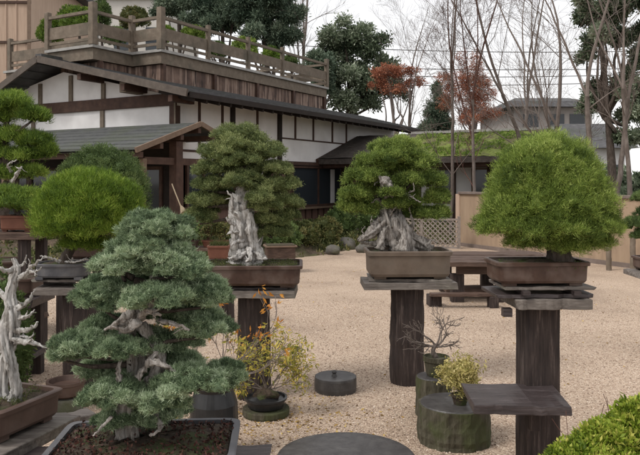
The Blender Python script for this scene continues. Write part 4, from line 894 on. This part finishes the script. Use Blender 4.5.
# ---- E: driftwood at left edge -------------------------------------------------------------
DE = 2.5
tE = bonsai('driftwood_bonsai', 8, 440, DE, 'twisting bleached white driftwood bonsai in a brown pot at the left edge')
zE = zp(440,DE-.1); pot(tE, (P(-12,0,DE)[0],DE+.04,zE), .18, .16, zp(398,DE)-zE, M['pot_brown'], -.35)
dw = MB()
wood_tube(dw, [(6,410,DE),(2,392,DE),(4,370,DE),(10,345,DE),(13,320,DE-.02),(10,298,DE),(14,280,DE),(17,268,DE),(13,258,DE)], [.036,.020,.016,.018,.020,.016,.013,.010,.005], n=60, sides=26, amp=.2, twist=9)
pass
wood_tube(dw, [(12,408,DE),(16,388,DE-.02),(10,362,DE-.03),(4,335,DE-.02),(10,305,DE-.02)], [.03,.016,.016,.018,.010], n=34, sides=18, amp=.2, twist=7)
jins(dw, [([(15,280,DE),(24,276,DE-.02),(31,267,DE-.04),(44,257,DE-.05)],.018,.003),([(28,270,DE-.03),(34,272,DE-.05),(42,268,DE-.06)],.009,.003),([(13,270,DE),(4,270,DE-.04),(-8,262,DE-.06)],.016,.004),([(16,310,DE),(24,305,DE-.03),(31,297,DE-.03),(34,290,DE-.04)],.018,.003),
    ([(16,330,DE-.02),(26,330,DE-.05),(34,327,DE-.06),(38,321,DE-.06)],.018,.003),([(15,340,DE-.02),(27,342,DE-.06),(38,346,DE-.07),(48,348,DE-.08)],.018,.003),([(20,318,DE-.03),(29,316,DE-.06),(34,310,DE-.06)],.012,.003),([(22,336,DE-.03),(30,338,DE-.06),(34,334,DE-.07)],.010,.003),([(2,345,DE),(-6,338,DE-.05),(-12,340,DE-.05)],.015,.004),([(18,268,DE),(24,263,DE),(27,255,DE-.02)],.009,.002)], amp=.12)
dw.build('driftwood_trunk', M['deadwood'], tE, smooth=True)
crown_parts(tE, [(-60,250,34,20,.1),(-50,330,26,14,.1)], DE, M['f_left'], 500, 8, .02,.003,9,.7,.6, jit=.006)
for q in ((8,300,-60,256),(5,350,-50,334)): mb = MB(); branch_to(mb, P(q[0],q[1],DE), P(q[2],q[3],DE+.1), .013,.005); mb.build('branch', M['deadwood'], tE)
moss_bits(tE, (P(-6,0,DE)[0],DE+.03), .12,.10, zp(401,DE), 200)
sE = thing('display_stand', (P(0,0,DE)[0],DE,0), 'rough weathered plank stand under the driftwood bonsai at the left edge', 'stand', 'post stands for bonsai')
rough_slab('top_plank', (P(-18,0,DE)[0],DE-.0,zE-.05), .46,.50,.047,-.3, M['slab_wood'], sE); rough_post('post', (P(-18,0,DE)[0],DE+.05,0), .08, zE-.052, M['dark_post'], sE, True)
rough_slab('cross_plank', (P(36,0,2.62)[0],2.74,zE-.082), .34,.10,.03,.75, M['slab_wood'], sE)

# ---- F: grassy dome pine left --------------------------------------------------------------
DF = 5.4; xF = P(64,0,DF)[0]
sF = thing('display_stand', (P(80,0,DF)[0],DF,0), 'dark post stand with pale grey plank under the left domed pine', 'stand', 'post stands for bonsai')
rough_post('post', (P(80,0,DF)[0],DF,0), .105, .79, M['dark_post'], sF, True)
rough_slab('top_plank', (P(68,0,DF)[0],DF,.792), .44,.34,.05,.03, M['slab_wood'], sF)
MB().box((P(45,0,DF)[0],DF+.1,.842), .05,.14,.04).build('spacer_block', M['dark_plank'], sF); MB().box((P(84,0,DF)[0],DF+.1,.842), .05,.14,.04).build('spacer_block', M['dark_plank'], sF)
rough_slab('upper_board', (xF,DF+.05,.882), .42,.3,.018,.02, M['slab_wood'], sF)
tF = bonsai('pine_bonsai', 64, 281, DF, 'grassy bright green domed pine bonsai in a shallow grey oval pot at left')
pot(tF, (xF,DF,.90), .205,.15,.12, M['pot_grey'], 0, 2.6, feet=True)
PF = pads_px([(88,206,51,34),(88,220,54,29),(88,230,50,16),(54,224,20,14),(124,222,17,13),(84,245,26,9)], DF)
lb_ = pad_lobes(*PF[0], 34, .26)+pad_lobes(*PF[1], 40, .24)+pad_lobes(*PF[2], 24, .26)
for q in PF[3:]: lb_ += pad_lobes(*q, 12, .36)
mb = MB(); foliage(mb, lb_, 17000, .034, .0034, 11, 1.2, .42, False, -.8, .5, .07, (.5,1.12), .55, .012); mb.build('crown', M['f_bright2'], tF)
mb = MB(); p = spline(np.array([P(62,268,DF),P(66,258,DF),P(74,244,DF),P(84,225,DF)]),14); mb.tube(p, np.linspace(.05,.02,14), 12, 4,.1,2,.04)
for q in ((50,226),(70,236),(108,234),(128,218)): branch_to(mb, P(76,240,DF), P(*q,DF), .016,.006)
mb.build('trunk', M['bark'], tF, smooth=True)
jb = MB(); jins(jb, [([(60,262,DF-.1),(50,258,DF-.14),(40,256,DF-.15)],.02,.006),([(66,262,DF-.1),(74,262,DF-.14),(88,259,DF-.15)],.014,.005)]); jb.build('deadwood_stubs', M['deadwood'], tF, smooth=True)

# ---- G: dull dome behind -------------------------------------------------------------------
DG = 8.2
sG = thing('display_stand', (P(105,0,DG)[0],DG,0), 'dark stand hidden behind the grassy domed pine', 'stand', 'post stands for bonsai')
xG = P(103,0,DG)[0]; rough_post('post', (xG,DG,0), .12,.7,M['dark_post'],sG); rough_slab('top_plank', (xG,DG,.702), .8,.5,.05,0,M['slab_wood'],sG)
tG = bonsai('domed_bonsai', 104, 240, DG, 'dull green smooth domed bonsai behind the grassy domed pine')
pot(tG, (xG,DG,.754), .33,.24,.16, M['pot_brown'], 0)
PG = pads_px([(102,190,47,42),(104,210,46,18)], DG)
mb = MB(); foliage(mb, pad_lobes(*PG[0], 60, .2)+pad_lobes(*PG[1], 30, .24), 9000, .032,.0065,9,.6,.75, False, -.8, .55, .07, (.6,1.06), .6, .014); mb.build('crown', M['f_dome'], tG)
mb = MB(); mb.tube(spline(np.array([P(104,228,DG),P(100,215,DG),P(101,190,DG)]),8), np.linspace(.09,.04,8), 10, noise=.06); mb.build('trunk', M['bark'], tG)

# ---- H: left edge cloud pruned pine and small pine in the red pot ------------------------------
DH = 7.4
tH = bonsai('cloud_pruned_pine', 8, 245, DH, 'tall pine with flat cloud layers and open branches at the left edge')
pot(tH, (P(-6,0,DH)[0],DH,.66), .32,.24,.16, M['pot_brown'], 0)
crown_parts(tH, [(10,106,24,11),(32,118,16,8),(-8,120,20,11),(34,143,18,9),(8,138,22,10),(22,157,22,8),(-10,150,18,9),(6,176,16,8),(46,152,9,6),(30,174,14,6)], DH, M['f_left'], 560, 8, .05,.006,11,1.0,.45, core=.6, jit=.02)
mb = MB(); mb.tube(spline(np.array([P(-4,232,DH),P(4,205,DH),P(14,180,DH),P(4,150,DH),P(8,112,DH)]),24), np.linspace(.085,.025,24), 12, 4,.1,2,.04)
for q in ((34,146),(22,160),(46,154),(30,176),(-10,153),(32,121),(8,141)): branch_to(mb, P(8,min(q[1]+14,190),DH), P(*q,DH), .028,.01, wig=.05)
mb.build('trunk', M['bark'], tH, smooth=True)
jb = MB(); jins(jb, [([(12,182,DH-.1),(18,172,DH-.2),(22,166,DH-.22)],.03,.01),([(12,172,DH-.1),(8,165,DH-.2),(16,160,DH-.22)],.02,.006)]); jb.build('deadwood_stubs', M['deadwood'], tH, smooth=True)
DI = 6.6
tI = bonsai('small_pine_bonsai', 20, 234, DI, 'small spreading pine bonsai in a terracotta red pot at the left')
zI = zp(231,DI); pot(tI, (P(20,0,DI)[0],DI,zI), .145,.12,.15, M['pot_terra'], 0)
crown_parts(tI, [(4,196,24,9),(30,200,20,9),(16,206,24,9,-.1),(-14,204,16,9)], DI, M['f_left'], 620, 8, .038,.005,11,1.0,.5, core=.64, jit=.015)
mb = MB(); mb.tube(spline(np.array([P(20,216,DI),P(16,210,DI),P(12,202,DI)]),8), np.linspace(.035,.018,8), 8); mb.build('trunk', M['bark'], tI)
# long benches at left
def bench(name, x0, x1, d, depth, ztop, th, legs, mat, lb, grp='long wooden benches at the left', shelf=None):
    t = thing(name, ((x0+x1)/2, d, 0), lb, 'bench', grp)
    rough_slab('bench_top', ((x0+x1)/2, d, ztop-th), x1-x0, depth, th, 0, M[mat], t, nx=20)
    for k in range(legs):
        x = x0+.12+(x1-x0-.24)*k/(legs-1)
        for s in (-1,1): MB().box((x,d+s*(depth/2-.08),0),.09,.09,ztop-th-.002).build('leg', M['dark_post'], t, bevel=.006)
    if shelf: rough_slab('lower_shelf', ((x0+x1)/2, d, shelf), (x1-x0)*.94, depth*.5, .04, 0, M[mat], t, nx=16)
    return t
bench('plank_bench', P(-60,0,6.6)[0], P(46,0,6.6)[0], 6.6, .55, zI-.001, .06, 2, 'bench_wood', 'long dark bench carrying the terracotta potted pine', shelf=.35)
bench('plank_bench', P(-60,0,7.4)[0], P(70,0,7.4)[0], 7.62, .42, .655, .06, 2, 'dark_plank', 'low bench behind the terracotta pot, under the cloud pruned pine')
bench('plank_bench', P(-70,0,5.9)[0], P(46,0,5.9)[0], 5.85, .5, .70, .07, 2, 'dark_plank', 'front dark bench at the left edge behind the driftwood', shelf=.2)
mb = thing('bonsai_pot', P(10,262,5.85), 'empty brown rectangular pot on the front dark bench at left', 'pot'); pot(mb, (P(8,0,5.85)[0],5.85,.703), .26,.17,.15, M['pot_brown'], .05)
mb = thing('bonsai_pot', P(50,250,7.6), 'small grey pot on the bench behind the grassy domed pine', 'pot'); pot(mb, (P(52,0,7.6)[0],7.6,.656), .16,.12,.12, M['pot_grey'], .05, 2.5)
p = P(30,300,4.6)
shrub('azalea_shrub', (P(2,0,5.3)[0],5.3,0), (.22,.2,.60), M['f_dome'], 1800, .035, .014, 'dark green leafy shrub behind the driftwood at left', None, 7)
shrub('azalea_shrub', (P(-40,0,4.6)[0],4.6,0), (.26,.22,.66), M['f_dome'], 1500, .035, .014, 'dark shrub at the extreme left behind the driftwood', None, 7)
# clutter of small potted plants by the porch
def small_pot_plant(px, d, zb, r, h, potm, leafm, lb, grp, cat='potted plant', L=.05, w=.018, bare=False, prad=None, n=260):
    p = P(px,0,d); t = thing('potted_plant', (p[0],p[1],zb), lb, cat, grp); q = prad or r*.6; H = q*1.1
    MB().lathe((p[0],p[1],zb), [(q*.7,0),(q*.95,H*.8),(q*1.08,H*.85),(q*1.08,H),(q*.95,H),(q*.9,H*.88)], 22, wob=.01).build('pot', potm, t)
    c = np.array([p[0],p[1],zb+H]); sm = MB(); ends = []
    for k in range(5):
        a = k*1.26+RNG.uniform(0,1); ends += grow([sm], c-[0,0,.01], (.5*math.cos(a),.5*math.sin(a),1), h*.5, max(.006,r*.035), 2, .2, 3, .15, .6, .7, 5, .002)
    sm.build('stems', M['twig_red' if not bare else 'twig'], t)
    if leafm is not None:
        mb = MB(); E = np.array(ends); E = np.repeat(E, max(1, n//len(E)), 0)+RNG.normal(0, r*.22, (max(1,n//len(E))*len(E),3))
        leaves(mb, E, norm(RNG.normal(0,1,E.shape)+[0,0,.3]), L, w, 5, .5, RNG.uniform(.1,.9,len(E)), True, .01); mb.build('leaves', leafm, t)
    return t
bench('plank_bench', P(140,0,11.6)[0], P(232,0,11.6)[0], 11.6, .45, .55, .05, 3, 'bench_wood', 'long low bench in front of the porch posts', 'long wooden benches at the left')
for px, pm, lm, lb in ((150,'pot_brown','f_red','small reddish potted plant at the left end of the porch bench'),(163,'pot_brown','f_shrub','small brownish potted plant, second on the porch bench'),(178,'pot_grey','f_red','rusty leaved potted plant on the porch bench left of the broom'),
        (193,'pot_brown','f_dome','dark green potted plant on the porch bench beside the large bonsai'),(208,'pot_terra','f_shrub','small plant in a terracotta pot on the porch bench'),(222,'pot_terra','f_shrub','orange terracotta potted plant left of the white trunk')):
    small_pot_plant(px, 11.6, .552, .2, .32, M[pm], M[lm], lb, 'potted plants on the porch bench', prad=.10)
tP = thing('terracotta_pot', (P(219,0,8.0)[0],8.0,0), 'square orange terracotta pot on a dark stump behind the white trunk', 'pot')
MB().tube([(P(219,0,8)[0],8.0,0),(P(219,0,8)[0],8.0,.74)],[.17,.16],22,9,.03,0).build('stump', M['dark_post'], tP)
pot(tP, (P(219,0,8)[0],8.0,.742), .12,.10,.17, M['pot_terra'], 0)
moss_bits(tP, (P(219,0,8)[0],8.0), .09,.07,.90, 160, M['f_shrub'], .07)
br = thing('broom', (P(176,0,12.6)[0],12.6,.0), 'straw broom leaning on the thick porch post', 'broom')
mb = MB().tube([P(181,207,12.9),P(175,192,13.3),P(172,184,13.5)],[.012,.012,.012],8); mb.build('handle', M['straw'], br)
mb = MB().tube([P(184,214,12.7),P(182.5,209,12.82),P(181,206,12.92)],[.06,.04,.016],12,5,.1); mb.build('bristles', M['straw'], br)

# ---- J: bench behind the right pine ------------------------------------------------------------
tJ = thing('display_table', P(490,300,9.6)*[1,1,0], 'long low plank table on dark blocks behind the right pine pot', 'table')
x0, x1 = P(444,0,9.3)[0], P(527,0,9.9)[0]+.1; zt = zp(262,9.3)
for k, (dd, w_, dx) in enumerate(((9.42,.27,0),(9.72,.27,.02),(10.02,.27,.05),(10.31,.25,.08),(10.6,.25,.12))):
    rough_slab('table_plank', ((x0+x1)/2+dx+.1, dd, zt-.06+RNG.normal(0,.003)), x1-x0+.1, w_, .06, .0, M['bench_wood'], tJ, nx=18)
for yy in (9.5,10.5): MB().box(((x0+x1)/2+.1,yy,zt-.185), x1-x0-.2,.06,.12).build('apron', M['bench_wood'], tJ)
for x in (x0+.22, (x0+x1)/2+.15, x1-.1):
    for dd in (9.55,10.45): MB().box((x,dd,.0),.17,.15,zt-.187).build('leg', M['dark_post'], tJ, bevel=.01)
rough_slab('lower_shelf', ((x0+x1)/2+.1,9.9,.10), x1-x0,.35,.05,0,M['bench_wood'],tJ, nx=16); 
tK = thing('timber_block', P(433,305,9.2)*[1,1,0], 'short dark timber block left of the low plank table', 'block')
MB().box((P(434,0,9.25)[0],9.25,0),.16,.2,.15,.1).build('block_body', M['dark_post'], tK, bevel=.01)
rough_slab('block_plank', (P(462,0,9.15)[0],9.1,.152), .85,.13,.04,.02, M['bench_wood'], tK); MB().box((P(492,0,9.15)[0],9.1,0),.12,.12,.15,.1).build('block_foot', M['dark_post'], tK, bevel=.01)
# right edge bonsai
DR = 6.6
tR = bonsai('pine_bonsai', 648, 250, DR, 'dull green pine bonsai cut off by the right picture edge'); zr = .80
pot(tR, (P(664,0,DR)[0],DR,zr), .24,.17,.13,M['pot_brown'],0)
crown_parts(tR, [(642,226,20,9),(650,238,20,8),(658,215,22,9),(645,200,14,6),(665,195,20,10)], DR, M['f_dome'], 620, 8, .035,.0045,11,.9,.5, core=.6)
mb = MB(); mb.tube(spline(np.array([P(662,258,DR),P(655,240,DR),P(662,222,DR),P(660,200,DR)]),12), np.linspace(.05,.02,12), 10,4,.1,2,.03)
for q in ((642,229),(645,203),(650,240)): branch_to(mb, P(658,236,DR), P(*q,DR), .015,.006)
mb.build('trunk', M['bark'], tR, smooth=True)
sR = thing('display_stand', (P(662,0,DR)[0],DR,0), 'dark post stand at the right picture edge', 'stand', 'post stands for bonsai')
rough_slab('top_plank', (P(664,0,DR)[0],DR,zr-.05), .6,.4,.048,0, M['slab_wood'], sR); rough_post('post', (P(664,0,DR)[0],DR,0), .11, zr-.052, M['dark_post'], sR)

# ------------------------------------------------------------------ things on the gravel
def disc(name, px, py_base, D, r, h, lb, mat, cat, seg=56, knob=False, prof=None, z0=.004):
    p = P(px,0,D); t = thing(name, (p[0],p[1],z0), lb, cat)
    MB().lathe((p[0],p[1],z0), prof or [(r*.97,0),(r*1.0,h*.3),(r,h*.85),(r*.985,h*.97),(r*.95,h),(r*.4,h*1.01),(.01,h*1.015)], seg, wob=.004).build('body', mat, t)
    if knob: MB().lathe((p[0]-.01,p[1]-.02,z0+h*1.0), [(.024,0),(.018,.012),(.014,.022),(.022,.034),(.012,.046),(.003,.05)], 14).build('knob', mat, t)
    return t
disc('round_weight', 335.5, 0, 5.52, .165, .115, 'dark round stone drum with a small knob standing on gravel', M['stone_dark'], 'stone', knob=True)
disc('stepping_stone', 346, 0, 4.02, .40, .07, 'large flat dark round stone at the bottom centre edge', M['stone_dark'], 'stepping stone')
def stump(px, D, r, h, lb):
    p = P(px,0,D); t = thing('tree_stump', (p[0],p[1],0), lb, 'stump'); n = 9
    MB().tube([(p[0],p[1],z) for z in np.linspace(0,h,n)], [r*(1.03-.03*i/n+RNG.normal(0,.006)) for i in range(n)], 48, 9, .018, .5, .006).build('trunk_section', M['stump'], t)
    MB().lathe((p[0],p[1],h+.0005), [(r*.955,0),(r*.93,.006),(r*.5,.007),(.01,.006)], 44, wob=.008).build('sawn_top', M['stone_dark'], t); return t
stump(454, 4.47, .222, .235, 'wide mossy tree stump carrying the cream leaved shrub')
stump(434, 4.95, .125, .27, 'narrower mossy stump behind, carrying the bare twiggy bonsai')
# bare little tree in pot
def bare_pot(px, D, zb, lb):
    p = P(px,0,D); t = thing('bare_bonsai', (p[0],p[1],zb), lb, 'bonsai')
    MB().lathe((p[0],p[1],zb), [(.062,0),(.072,.02),(.084,.10),(.092,.105),(.092,.135),(.080,.137),(.076,.12),(.02,.125),(.003,.126)], 30, wob=.01).build('pot', M['stump'], t)
    mb = MB(); c = np.array([p[0],p[1],zb+.12])
    mb.tube(spline([c, c+[-.02,0,.05], c+[.0,0,.1]],8), np.linspace(.02,.012,8), 8,noise=.1)
    for d, L in (((-1,-.1,.25),.14),((-.7,.3,.8),.13),((.2,-.2,1),.15),((.8,.1,.6),.12),((1,-.2,.15),.09),((-1,-.3,-.05),.12)): grow([mb], c+[0,0,.08], d, L, .008, 3, .28, 3, .1, .75, .7, 6, .0022)
    mb.build('branches', M['pale_bark'], t); return t
bare_pot(436, 4.95, .279, 'leafless twiggy grey bonsai in a round mossy pot on the narrow stump')
tL = small_pot_plant(460, 4.43, .243, .13, .19, M['soil'], M['f_cream'], 'small shrub with pale cream yellow leaves on the wide stump', None, 'shrub', .030, .009, True, .055, 900)
tL.name = 'cream_leaved_shrub'
# yellow leaved tree
tY = thing('autumn_bonsai', (P(267,0,4.95)[0],4.95,.0), 'thin stemmed bonsai with yellow green autumn leaves in a low round pot', 'bonsai')
p = P(266,0,4.95)
disc('round_slab', 266, 0, 4.95, .165, .05, 'flat mossy round slab under the yellow autumn bonsai pot', M['stump'], 'stone slab')
MB().lathe((p[0],p[1],.056), [(.10,0),(.125,.01),(.14,.055),(.15,.06),(.15,.072),(.135,.074),(.13,.06),(.06,.085),(.01,.095)], 36, wob=.015).build('pot', M['pot_black'], tY)
MB().blob((p[0],p[1],.14), (.085,.08,.05), 16, 9, .3).build('moss_mound', M['soil'], tY, smooth=True)
mb = MB(); lf = MB(); ends = []
for d, L in (((-.5,0,1),.30),((.3,.1,1),.34),((-1.2,.2,.9),.30),((1.1,-.1,.9),.30),((-.1,-.4,1),.27),((1.8,.1,.7),.27),((-1.9,0,.8),.28),((.6,.5,1),.3)):
    ends += grow([mb], (p[0]+RNG.normal(0,.01),p[1],.17), d, L*.62, .005, 3, .18, 3, .05, .5, .7, 6, .0015)
mb.build('stems', M['twig'], tY)
E = np.repeat(np.array(ends), 5, 0); E = E+RNG.normal(0,.034,E.shape); leaves(lf, E, norm(RNG.normal(0,1,E.shape)+[0,0,-.5]), .038, .0095, 2, .6, RNG.uniform(0,.85,len(E)), True, .006, .1)
lf.build('leaves', M['f_yellow'], tY)
# orange leaves on a second small tree between the front bonsai and the post
tO = thing('autumn_sapling', (P(196,0,4.2)[0],4.2,0), 'sapling with yellow and orange leaves in a black jar behind the front bonsai', 'sapling')
q = P(214,0,4.3)
MB().lathe((P(214,0,4.2)[0],4.2,.004), [(.085,0),(.12,.06),(.145,.20),(.14,.32),(.115,.40),(.125,.42),(.125,.44),(.10,.44),(.095,.415),(.02,.42)], 36).build('jar', M['pot_black'], tO)
mb = MB(); ends = []; c0 = np.array([P(214,0,4.2)[0],4.2,.40])
for d, L in (((-.9,0,.8),.42),((.2,.1,1),.40),((.8,.1,.8),.44),((-1.3,.2,.7),.42),((1.2,-.1,.6),.4)): ends += grow([mb], c0+RNG.normal(0,.008,3), d, L*.62, .006, 3, .16, 3, .08, .5, .7, 7, .0018)
mb.build('stems', M['twig'], tO); E = np.array(ends); E = E[E[:,2] > .5][::2]; hi = E[:,2]+RNG.normal(0,.06,len(E)) > .75
for sel, m, nm in ((~hi,'f_yellow','leaves'),(hi,'f_orange','orange_leaves')):
    if sel.sum(): lf = MB(); e = np.repeat(E[sel],2,0)+RNG.normal(0,.02,(sel.sum()*2,3)); leaves(lf, e, norm(RNG.normal(0,1,e.shape)+[0,0,-.4]), .045,.015,3,.5,RNG.uniform(.1,.9,len(e)),True,.008); lf.build(nm, M[m], tO)
# bowl on a stub at left
tb = thing('shallow_bowl', (P(66,0,5.05)[0],5.05,.13), 'shallow round brown bowl of gravel standing on a short stub', 'bowl')
p = P(66,0,5.05)
MB().lathe((p[0],p[1],.103), [(.085,0),(.115,.02),(.13,.09),(.137,.095),(.137,.115),(.118,.115),(.11,.08),(.01,.085)], 36, wob=.01).build('bowl_body', M['pot_brown'], tb)
st = disc('stub', 66, 0, 5.05, .12, .097, 'short pale stub under the shallow brown bowl', M['rock'], 'stub')
# dark seat-like pot behind the front tree (left post top)
# lime shrub bottom right
shp = thing('lime_shrub', (P(620,0,2.6)[0],2.55,0), 'yellow green leafy shrub filling the bottom right corner', 'shrub')
lob = []
for px, py, rx, ry, d in ((646,440,34,32,2.5),(606,450,33,22,2.45),(626,430,20,16,2.6),(582,461,28,15,2.4),(650,416,22,15,2.65),(612,486,58,28,2.3),(562,472,20,12,2.4)):
    s = d/F; lob += pad_lobes(P(px,py,d), np.array([rx*s,rx*s,ry*s]), 9, .42)
mb = MB(); foliage(mb, lob, 6200, .022, .0095, 6, .5, .8, True, -.5, .6, tv=.16, jit=.006, shell=(.7,1.15)); mb.build('leaves', M['f_lime'], shp)
mb = MB()
for k in range(9):
    e = lob[k*6][0]; branch_to(mb, (P(612,0,2.5)[0]+RNG.normal(0,.03),2.52,-.01), e, .010,.004, wig=.03)
mb.build('stems', M['twig'], shp)
mb = MB()
for px, py, D in ((583,398,3.3),(594,402,3.2),(605,390,3.3),(622,386,3.3),(571,405,3.3),(612,396,3.2)):
    a = P(px+RNG.normal(0,6),440,D); e = P(px,py,D); grow([mb], (a[0],a[1],max(.0,a[2]-.3)), (e-a), np.linalg.norm(e-a)*.75+.12, .003, 1, .12, 3, .1, .5, .6, 8, .0015)
mb.build('twigs', M['twig_red'], shp)
# loose leaves and pebbles on the gravel
n = 1500; X = np.concatenate([RNG.normal(P(262,0,4.8)[0],.45,n//2), RNG.uniform(-3.5,4.5,n//2)]); Y = np.concatenate([RNG.normal(4.75,.35,n//2), RNG.uniform(3.6,13,n//2)])
mb = MB(); pos = np.column_stack([X,Y,np.full(n,.010)]); d = RNG.normal(0,1,(n,3)); d[:,2] *= .12
leaves(mb, pos, norm(d), .028,.012,1,.05,RNG.uniform(0,1,n),True,.0); tag(mb.build('fallen_leaves', M['litter']), 'yellow and brown leaves scattered on the gravel', 'leaves', kind='stuff')
n = 60000; Y = 3.2+6.5*RNG.uniform(0,1,n)**1.3; X = RNG.uniform(-.52,.52,n)*Y; s = RNG.uniform(.003,.0075,n)[:,None,None]
octa = np.array([[1,0,0],[0,1,0],[-1,0,0],[0,-1,0],[0,0,.7],[0,0,-.7]])
V = (np.column_stack([X,Y,np.full(n,.006)])[:,None]+ (octa[None]*(1+.3*RNG.standard_normal((n,6,1))))*s).reshape(-1,3)
Fc = np.array([[0,1,4],[1,2,4],[2,3,4],[3,0,4],[1,0,5],[2,1,5],[3,2,5],[0,3,5]])
mb = MB().add(V, [(np.arange(n)[:,None,None]*6+Fc[None]).reshape(-1,3)], np.repeat(RNG.uniform(0,1,n),6))
tag(mb.build('loose_gravel', M['pebble']), 'loose pale pebbles over the gravel yard', 'gravel', kind='stuff')

# ================================================================== CAMERA, LIGHT
cd = bpy.data.cameras.new('camera'); cam = bpy.data.objects.new('camera', cd); COL.objects.link(cam)
cam.location = (0,0,EYE); cam.rotation_euler = (PI/2,0,0); cd.sensor_width = 36; cd.lens = 36*F/640; cd.shift_y = -(227.5-HZ)/640
cd.clip_start = .05; cd.clip_end = 2000; SC.camera = cam
W = bpy.data.worlds.new('World'); SC.world = W; W.use_nodes = True; nt = W.node_tree; bg = nt.nodes['Background']
sky = nt.nodes.new('ShaderNodeTexSky'); sky.sky_type = 'NISHITA'; sky.sun_disc = False; SUN_EL, SUN_AZ = math.radians(52), math.radians(-120)
sky.sun_elevation = SUN_EL; sky.sun_rotation = SUN_AZ; sky.dust_density = 4; sky.air_density = 1.2
mx = nt.nodes.new('ShaderNodeMixRGB'); mx.inputs[0].default_value = .86; mx.inputs[2].default_value = (7.0,6.9,6.9,1)
nt.links.new(sky.outputs[0], mx.inputs[1]); nt.links.new(mx.outputs[0], bg.inputs[0]); bg.inputs[1].default_value = .105
sd = bpy.data.lights.new('sun','SUN'); sd.energy = 1.35; sd.angle = math.radians(16); sd.color = (1,.97,.93)
so = bpy.data.objects.new('sun', sd); COL.objects.link(so)
dv = Vector((math.sin(SUN_AZ)*math.cos(SUN_EL), math.cos(SUN_AZ)*math.cos(SUN_EL), math.sin(SUN_EL)))
so.rotation_euler = dv.to_track_quat('Z','Y').to_euler(); so.location = (0,0,30)
SC.view_settings.view_transform = 'Standard'; SC.view_settings.look = 'None'; SC.view_settings.gamma = 1; SC.view_settings.exposure = .66
SC.view_settings.use_curve_mapping = False
